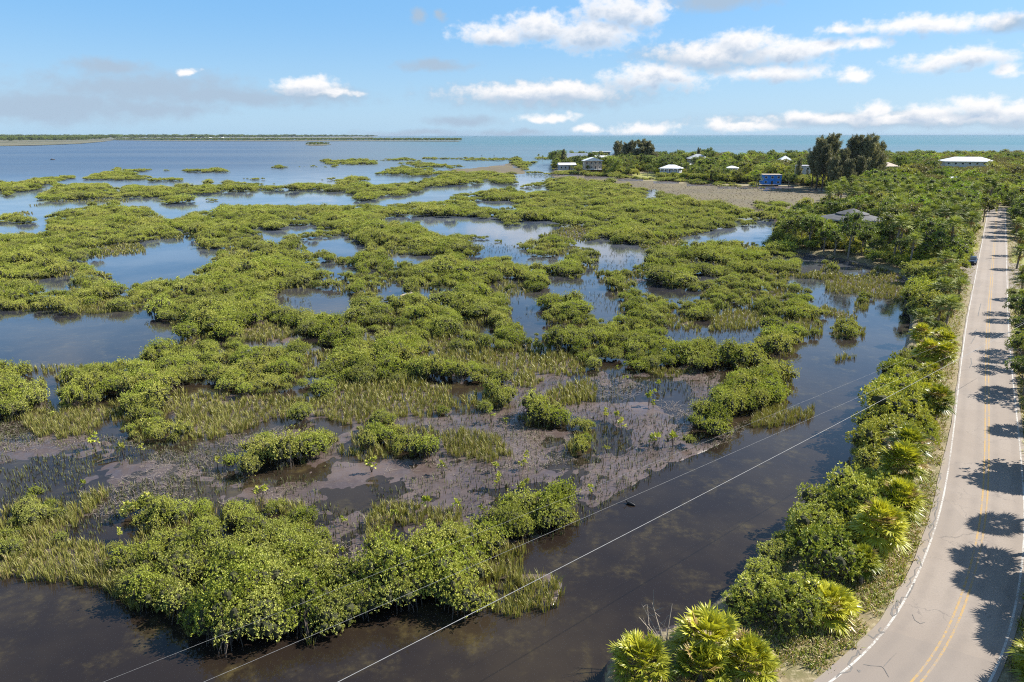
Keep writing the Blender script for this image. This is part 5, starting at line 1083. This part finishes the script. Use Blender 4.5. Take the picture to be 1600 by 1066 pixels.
# -- shrubs of the road bank
psb, qx, qy, ww_ = sample((SCRUB,), 1.95, 0.0045, 30, 260, 27, 1.0)
rdw = rd_at(psb[:, 0], psb[:, 1]); nS = 0
for i in np.argsort(-psb[:, 1]):
    x, y = psb[i, :2]
    if qx[i] > 1590 or qy[i] > 1130: continue
    edge = -rdw[i] - (4.5 if qy[i] > 760 else 3.9)
    if edge < 0.9: continue
    lowp = any(abs(qx[i] - a) < 24 and 12 < qy[i] - b_ < 95 for a, b_, hh in PLL if hh >= 2.4)
    for h in (4.3, 3.5, 2.7, 2.0, 1.3):
        if lowp and h > 1.5: continue
        h2 = min(h, 1.1 + 0.85 * edge) * random.uniform(0.85, 1.1); r = h2 * 0.58
        tx, ty, _ = proj((x, y, 0.8 + h2)); lx, ly, _ = proj((x - r, y, 0.8 + h2 * .5)); bx, by, _ = proj((x, y - r * .4, 0.8))
        if all(int(c_) in (SCRUB, WOODS, LAWN) for c_ in cls_at(np.array([tx, lx, bx]), np.array([ty, ly, by]))): break
    else: continue
    if 1395 < qx[i] < 1475 and 715 < qy[i] < 840 and edge < 4.2: continue
    if vis_blocked(x, y, h2, r, .8): continue
    # leave room round the near palms
    if any(abs(qx[i] - a) < 38 and abs(qy[i] - (b_ + 20)) < 30 for a, b_, hh in PLL if hh < 1.3): continue
    k = int(vnoise(np.array([x]), np.array([y]), 0.22, 81)[0] * 5.99); k = (k + (random.random() < 0.3)) % 6
    s = h2 / 2.6
    sec = 'at the bottom below the last bend' if qy[i] > 900 else 'beside the dark canal' if qy[i] > 740 else 'beside the power cable crossing' if qy[i] > 560 else 'beside the blue canal bend' if qy[i] > 470 else 'near the parked car'
    lab = '%s %s shrub %s, %s side' % ('tall' if h2 > 2.6 else 'low' if h2 < 1.5 else 'middling', SHRC[k], sec, 'road' if edge < 3.2 else 'water')
    put('shrub', x, y, 0.72, s, [('stem', SHR[k][0]), ('crown', SHR[k][1])], lab, 'shrub', 'shrubs: ' + lab.replace(',', ''))
    nS += 1
print('shrubs', nS)
# -- the understory of the woods
pu, qx, qy, ww_ = sample((WOODS, SCRUB), 2.3, 0.0065, 26, 745, 33, 1.4); rdw = rd_at(pu[:, 0], pu[:, 1]); US = []
for i in range(len(pu)):
    x, y = pu[i, :2]
    if qx[i] > 2500 or abs(rdw[i]) < 5.6 or (y < 70 and rdw[i] < 0): continue
    if int(cls_at(qx[i:i + 1], qy[i:i + 1])[0]) == SCRUB and qy[i] > 455: continue
    for h in (2.8, 2.1, 1.5) if qy[i] > 300 else (5.0, 3.8, 2.8, 1.8):
        h2 = h * random.uniform(.85, 1.15); r = h2 * .6; tx, ty, _ = proj((x, y, .8 + h2)); lx, ly, _ = proj((x - r, y, .8 + h2 * .5)); bx, by, _ = proj((x, y - r * .3, .8))
        if all(int(c_) in (WOODS, SCRUB) for c_ in cls_at(np.array([tx, lx, bx]), np.array([ty, ly, by]))) and not vis_blocked(x, y, h2, r, .8): US.append((x, y, .8, h2 / 2.6)); break
US = np.array(US); UG = np.random.default_rng(8)
print('understory', len(US))
# -- verge grass and leaf litter along the pavement
pv, qx, qy, ww_ = sample((SCRUB, LAWN, WOODS, ROAD), 0.13, 0.0042, 30, 220, 29, 1.0); rdw = rd_at(pv[:, 0], pv[:, 1])
k = (((-rdw > 3.45) & (-rdw < 7.5) | (rdw > 3.1) & (rdw < 5.5))) & (qx < 1620) & (vnoise(pv[:, 0], pv[:, 1], 0.8, 91) > 0.22); pv = pv[k]; print('verge', len(pv), k.sum())
rg = np.random.default_rng(77)
V, Q, T = blades(rg, np.c_[pv[:, :2], np.full(len(pv), 0.93)], rg.uniform(0.12, 0.40, len(pv)), 10, 1.1, 0.026)
tt = np.clip(np.repeat(vnoise(pv[:, 0], pv[:, 1], 0.6, 93) + rg.normal(0, .15, len(pv)), 10), 0, 1); tt = np.where(rg.uniform(size=len(tt)) < 0.42, 2.0, tt)
L_VERGE = leaf_mat('verge_grass_blade', (0.10, 0.13, 0.02), (0.34, 0.37, 0.055), (0.40, 0.30, 0.15), trans=0.2)
mb = MB(); mb.add(V, Q, T, a=.5); mb.aq[-1] = mb.at[-1] = tt
mb.build('verge_grass', L_VERGE, label='short yellowish verge grass and litter edging the pavement', cat='grass', kind='stuff')

# ------------------------------------------------------------------ parked car
def car(px, py, label):
    b = at(px, py, ROADZ); j = int(np.argmin(((RC - b[:2]) ** 2).sum(1))); h = math.atan2(rt[j][1], rt[j][0])
    t = empty('parked_car', (b[0], b[1], ROADZ - 0.016), h + math.pi, label=label, cat='car')
    paint = plain('dark_blue_car_paint', (0.020, 0.028, 0.050), 0.25, vary=0.05); TYRE = plain('tyre_rubber', (0.02, 0.02, 0.02), 0.8); RIM = plain('alloy_rim', (0.5, 0.5, 0.52), 0.3, metal=0.8); LAMP = plain('headlight_glass', (0.75, 0.78, 0.8), 0.1)
    prof = [(-2.25, .35), (-2.3, .75), (-2.22, 1.0), (-1.1, 1.08), (0.95, 1.04), (2.1, .88), (2.28, .62), (2.25, .35)]
    def extr(pr, w0, w1):
        n = len(pr); V = []
        for s, w in ((-1, w1), (-1, w0), (1, w0), (1, w1)):
            V += [(x * (0.985 if w == w1 else 1), s * w, z * (0.99 if w == w1 else 1)) for x, z in pr]
        Q = [[a * n + i, a * n + (i + 1) % n, (a + 1) * n + (i + 1) % n, (a + 1) * n + i] for a in range(3) for i in range(n)]
        m = MB(); m.add(V, Q)
        for a, fl in ((0, True), (3, False)):
            c0 = [a * n + i for i in range(n)]
            m.T.append(np.array([[c0[0], c0[i + 1], c0[i]] if fl else [c0[0], c0[i], c0[i + 1]] for i in range(1, n - 1)])); m.at.append(np.full(n - 2, .5))
        return m
    extr(prof, 0.90, 0.82).build('body', paint, t)
    cab = [(-2.0, 1.06), (-1.55, 1.52), (0.15, 1.55), (1.05, 1.05)]; extr(cab, 0.74, 0.68).build('cabin', paint, t)
    g = MB(); g.add([(1.06, -.66, 1.09), (1.06, .66, 1.09), (0.22, .60, 1.53), (0.22, -.60, 1.53)], [[0, 1, 2, 3]]); g.build('windscreen', GLASS, t)
    g = MB(); g.add([(-2.03, -.64, 1.12), (-1.60, -.60, 1.49), (-1.60, .60, 1.49), (-2.03, .64, 1.12)], [[0, 1, 2, 3]]); g.build('rear_window', GLASS, t)
    for s in (-1, 1):
        g = MB(); g.add([(-1.75, s * .748, 1.12), (0.75, s * .748, 1.12), (0.1, s * .72, 1.48), (-1.45, s * .72, 1.48)], [[0, 1, 2, 3]]); g.build('side_window', GLASS, t)
        q = MB(); q.box((2.2, s * .62, .70), (.16, .34, .16)); q.build('headlight', LAMP, t)
        q = MB(); q.box((-2.27, s * .66, .82), (.08, .28, .14)); q.build('tail_light', RED_W, t)
        q = MB(); q.box((0.8, s * .98, 1.08), (.14, .2, .13)); q.build('mirror', paint, t)
        for x in (-1.4, 1.4):
            w = MB(); w.tube([(x, s * .70, .33), (x, s * .92, .33)], .33, 18); wo_ = w.build('wheel', TYRE, t)
            r = MB(); r.tube([(x, s * .90, .33), (x, s * .935, .33)], .2, 10); r.build('rim', RIM, wo_)
    q = MB(); q.box((2.27, 0, .55), (.06, 1.0, .22)); q.build('grille', TYRE, t)
car(1518, 412, 'dark blue car parked on the left gravel shoulder of the road')

# ------------------------------------------------------------------ power line
CABLE = plain('aluminium_cable', (0.22, 0.22, 0.22), 0.7); POLE = plain('weathered_pole', (0.38, 0.34, 0.29), 0.9, vary=0.2)
def cable(pa, pb, z, rad, label, sag):
    """a span running on beyond both edges of the frame"""
    a, b = at(*pa, z), at(*pb, z); d = b - a
    a2, b2 = a - d * 0.35, b + d * 0.12
    u = np.linspace(0, 1, 60)[:, None]; pts = a2 + (b2 - a2) * u
    pts[:, 2] += -sag * 4 * (u * (1 - u))[:, 0] + sag * 0.7
    m = MB(); m.tube(pts, rad, 5); m.build('power_cable', CABLE, smooth=True, label=label, cat='cable')
cable((527, 1066), (1600, 508), 8.5, 0.015, 'thick pale cable, lowest and brightest of three crossing the canal', 0.5)
cable((317, 1066), (1560, 524), 10.0, 0.0055, 'thin cable between the thick one and the faintest one', 0.4)
cable((160, 1066), (1520, 520), 10.6, 0.004, 'faintest thin cable, farthest from the camera over the canal', 0.4)
b = at(1599, 402, 0.85); t = empty('utility_pole', tuple(b), 0.5, label='pale utility pole standing right of the road at the frame edge', cat='pole')
m = MB(); m.tube([(0, 0, -0.5), (0, 0, 9.6)], [0.16, 0.11], 10); m.build('pole', POLE, t)
m = MB(); m.box((0, 0, 9.0), (2.2, 0.10, 0.13)); ca_ = m.build('crossarm', POLE, t)
for x in (-0.95, 0.3, 0.95):
    m = MB(); m.tube([(x, 0, 9.06), (x, 0, 9.28)], [0.05, 0.035], 8); m.build('insulator', LILAC_W, ca_)

# ------------------------------------------------------------------ odd things in the marsh
def logm(name, p0, p1, r, mat, label, cat, z=0.15):
    a, b = at(*p0, z), at(*p1, z + 0.15); m = MB(); k = np.linspace(0, 1, 7)[:, None]
    pts = a + (b - a) * k + np.c_[np.zeros(7), np.zeros(7), 0.05 * np.sin(np.arange(7))]
    m.tube(pts, np.linspace(r, r * .6, 7), 7)
    m.tube([pts[4], pts[4] + [0.1, .2, r * 3]], [r * .4, r * .2], 5); m.build(name, mat, label=label, cat=cat)
PALEW = plain('bleached_driftwood', (0.30, 0.25, 0.20), 0.9, vary=0.2)
logm('driftwood_log', (626, 463), (649, 456), 0.2, PALEW, 'pale bleached log wedged in the mangroves at the picture centre', 'log', 0.9)
logm('fallen_branch', (152, 722), (188, 711), 0.07, BARKD, 'thin dark branch lying on the mud at left', 'branch')
def bare(x, y, h, n, seed, label, z=0.0):
    g = np.random.default_rng(seed); b = at(x, y, z); t = empty('dead_shrub', (b[0], b[1], z), label=label, cat='dead shrub'); 
    m = MB(); m2 = MB()
    for i in range(n):
        a = g.uniform(0, 6.28); e = np.array([math.cos(a) * g.uniform(.2, .7) * h, math.sin(a) * g.uniform(.2, .7) * h, h * g.uniform(.6, 1.05)])
        m.tube([[0, 0, -.3], e * .45 + [0, 0, .1 * h], e], [0.045, 0.03, 0.012], 4)
        for _ in range(4):
            k = g.uniform(.4, .95); m2.tube([e * k, e * k + g.normal(0, .16, 3) * h + [0, 0, .12 * h]], [0.018, 0.006], 3)
    m.build('limbs', PALEW, t); m2.build('twigs', PALEW, t)
bare(575, 497, 2.0, 10, 5, 'grey leafless shrub beside the small pond left of centre')
bare(1038, 1024, 3.0, 8, 6, 'bare pale branched shrub rising behind the bottom fan palms', 0.7)
# dark water bird on the canal
def bird():
    b = at(984, 788, 0.0); t = empty('water_bird', (b[0], b[1], 0.0), 2.5, 1.25, label='small black water bird alone on the open canal', cat='bird')
    BLK = plain('black_plumage', (0.012, 0.012, 0.014), 0.6); BILL = plain('horn_bill', (0.35, 0.25, 0.10), 0.5)
    sk = [((-.40, 0, .05), .02), ((-.24, 0, .06), .07), ((-.05, 0, .07), .11), ((.12, 0, .08), .10), ((.22, 0, .14), .055), ((.26, 0, .26), .036), ((.29, 0, .36), .034), ((.34, 0, .41), .042), ((.40, 0, .405), .022)]
    m = MB(); m.tube([q[0] for q in sk], [q[1] for q in sk], 10); bo = m.build('body', BLK, t, smooth=True)
    m = MB(); m.tube([(.40, 0, .405), (.50, 0, .395)], [.016, .004], 6); m.build('bill', BILL, t)
    for s in (-1, 1):
        m = MB(); m.add([(.12, s * .10, .11), (-.08, s * .135, .12), (-.34, s * .05, .09), (-.10, s * .09, .17), (.08, s * .07, .17)], [[0, 1, 3, 4]], [[1, 2, 3]]); m.build('wing', BLK, t)
bird()
# two markers and a boat far out on the water
for x in (753, 772):
    b = at(x, 251, 0.0); t = empty('channel_marker', tuple(b), label='%s of two thin channel posts far out on the water' % ('left' if x < 760 else 'right'), cat='post')
    m = MB(); m.tube([(0, 0, -1), (0, 0, 6.5)], .16, 7); m.build('post', DARK_W, t); m = MB(); m.box((0, 0, 6.0), (.9, .08, .9)); m.build('board', RED_W, t)
b = at(82, 250, 0.0); t = empty('boat', tuple(b), 0.4, label='small dark boat alone on the open lagoon at left', cat='boat')
m = MB(); m.add([(-2.2, -.8, -.2), (1.4, -.8, -.2), (2.6, 0, -.1), (1.4, .8, -.2), (-2.2, .8, -.2), (-2.3, -1, .7), (1.5, -1, .75), (2.9, 0, .95), (1.5, 1, .75), (-2.3, 1, .7)], [[0, 1, 6, 5], [1, 2, 7, 6], [2, 3, 8, 7], [3, 4, 9, 8], [4, 0, 5, 9], [5, 6, 8, 9]], [[6, 7, 8]]); m.build('hull', DARK_W, t)
m = MB(); m.box((-.2, 0, 1.25), (1.5, 1.3, 1.0)).box((-.2, 0, 1.82), (2.0, 1.6, .1)); m.build('cabin', GREY_W, t)

# ------------------------------------------------------------------ far shores
def flat(name, pts, z, mat, **k):
    q = at(pts[:, 0], pts[:, 1], z); me = bpy.data.meshes.new(name); me.from_pydata([tuple(v) for v in q], [], [list(range(len(q)))]); me.materials.append(mat)
    return obj(name, me, **k)
FARG = landmat('far_shore_ground', (0.075, 0.082, 0.045), (0.14, 0.12, 0.075), (0.07, 0.078, 0.04), 0.006, 0.02)
FAP = Z(*I, '-900,218 0,217.5 110,218 178,219.5 160,221.5 125,224.5 60,227 0,228 -900,231'); FBP = Z(*I, '-900,214.6 0,214.6 300,214.7 420,214.4 580,214.2 585,215.2 430,217 300,218 180,218.6 -900,219'); FCP = Z(*I, '170,219.6 300,219.2 500,219 722,219.8 716,221.2 560,220.6 400,220.8 250,220.6')
FDP = Z(*I, '476,226 485,224.5 505,224.8 518,226 505,227.4 485,227.6'); FEP = Z(*I, '420,212.9 590,212.9 590,213.6 420,213.8')
for P_, z in ((FAP, 1.2), (FBP, 1.2), (FCP, 0.8), (FDP, 0.6), (FEP, 1.0)): flat('far_shore', P_, z, FARG, kind='structure')
def fill(P_, n, seed):
    g = np.random.default_rng(seed); x0, y0 = P_.min(0); x1, y1 = P_.max(0); x = g.uniform(max(x0, -250), x1, n * 6); y = g.uniform(y0, y1, n * 6); k = inside(P_, x, y); return at(x[k][:n], y[k][:n], 0.8)
TS = [COL.objects[o.name] for o in COL.objects if o.name.startswith('crown') and o.parent and o.parent.get('category') == 'tree' and o.parent.name.startswith('broadleaf')]
seen = set(); TSRC = []
for o in TS:
    if o.data.name not in seen: seen.add(o.data.name); TSRC.append(o)
PF = [(COL.objects[o.name], o.data) for o in COL.objects if o.parent and o.parent.name.startswith('cabbage_palm') and o.name.split('.')[0] in ('trunk', 'crown')]
PSRC = []; 
for kp in range(5):
    for me_ in PALM_F[kp][:2]:
        PSRC.append(next((o for o, d in PF if d == me_), None))
PP = [(q, j) for q in PREC[150:] for j in (0, 1) if PSRC[q[4] * 2 + j] is not None]
if PP:
    SS = [o for o in PSRC if o is not None]
    scatter('distant_palms', np.array([(q[1], q[2], .85) for q, j in PP]), np.array([(q[3],) * 3 for q, j in PP]), np.random.default_rng(2).uniform(0, 6.28, len(PP)), [SS.index(PSRC[q[4] * 2 + j]) for q, j in PP], SS, 'distant fan palms mingled with the low wood of the far point', 'palms')
REST = REC[246:]; DSRC = [o for o in TSRC if o.data.materials[0] in (L_DARK,)]
TNAME = [o.data for o in TSRC]; 
if REST:
    vi = [TNAME.index(TREES[q[4]][q[5]][1]) if TREES[q[4]][q[5]][1] in TNAME else 0 for q in REST]
    scatter('far_wood', np.array([(q[1], q[2], 0.85) for q in REST]), np.array([(q[3] * 1.06, q[3] * 1.06, q[3]) for q in REST]), np.random.default_rng(1).uniform(0, 6.28, len(REST)), vi, TSRC, 'unbroken low wood filling the far point between and behind the houses', 'trees')
SSRC = []
for o in list(COL.objects):
    if o.name.startswith('crown') and o.parent and o.parent.get('category') == 'shrub' and o.data not in [q.data for q in SSRC]: SSRC.append(o)
scatter('understory_thicket', US[:, :3], np.stack([US[:, 3] * 1.15, US[:, 3] * 1.15, US[:, 3]], -1), UG.uniform(0, 6.28, len(US)), UG.integers(0, len(SSRC), len(US)), SSRC, 'continuous low undergrowth beneath the trees of the right bank and far point', 'undergrowth')
def far_wood(name, spec, label):
    P3 = []; S3 = []
    for P_, n, h, seed in spec:
        q = fill(P_, n, seed); g = np.random.default_rng(seed + 50); s = h / 8.0 * g.uniform(0.7, 1.25, len(q)); P3.append(q); S3.append(np.stack([s * 1.5, s * 1.5, s], -1))
    P3 = np.concatenate(P3); S3 = np.concatenate(S3); g = np.random.default_rng(3)
    scatter(name, P3, S3, g.uniform(0, 6.28, len(P3)), g.integers(0, len(DSRC), len(P3)), DSRC, label, 'far woods')
far_wood('far_woods', [(Z(*I, '-900,217.5 0,217.6 110,218.2 170,220 130,222 0,223.4 -900,224'), 1300, 24, 1), (FBP, 3200, 36, 2)], 'hazy wooded shore across the lagoon along the left horizon')
far_wood('far_mangrove_spit', [(FCP, 1600, 13, 3)], 'long thin wooded spit lying across the bay')
far_wood('far_islet_bushes', [(FDP, 90, 6, 4)], 'tiny bushy islet off the end of the spit')
far_wood('far_horizon_woods', [(FEP, 900, 36, 5)], 'faint blue wooded strip on the horizon left of the open sea')
# white houses on the far shore, specks among the trees
for i, (x, y) in enumerate(((304, 215.6), (312, 215.5), (322, 215.4), (328, 215.4), (347, 215.3))):
    b = at(x, y, 1.0); t = empty('far_house', tuple(b), 0.3 * i, label='white house speck on the wooded far shore, %s' % ['leftmost of the row', 'second from the left', 'third of the row', 'second from the right', 'rightmost and apart'][i], cat='house')
    m = MB(); m.box((0, 0, 8), (60, 30, 16)); m.build('wall', WHITE_W, t); m = MB(); m.add([(-33, -18, 16.1), (33, -18, 16.1), (33, 18, 16.1), (-33, 18, 16.1), (-15, 0, 26), (15, 0, 26)], [[0, 1, 5, 4], [2, 3, 4, 5], [0, 3, 2, 1]], [[1, 2, 5], [3, 0, 4]]); m.build('roof', WHITE_R, t)

# ------------------------------------------------------------------ haze
HAZE = 0.000022
if HAZE:
    m = bpy.data.materials.new('haze_air'); m.use_nodes = True; t_ = m.node_tree; t_.nodes.clear()
    pv_ = t_.nodes.new('ShaderNodeVolumePrincipled'); pv_.inputs['Density'].default_value = HAZE; pv_.inputs['Color'].default_value = (0.38, 0.48, 0.62, 1); pv_.inputs['Anisotropy'].default_value = 0.0
    ou = t_.nodes.new('ShaderNodeOutputMaterial'); t_.links.new(pv_.outputs[0], ou.inputs['Volume'])
    h = MB(); h.box((0, 8990, 22), (44000, 26020, 48)); h.build('haze', m, kind='stuff')
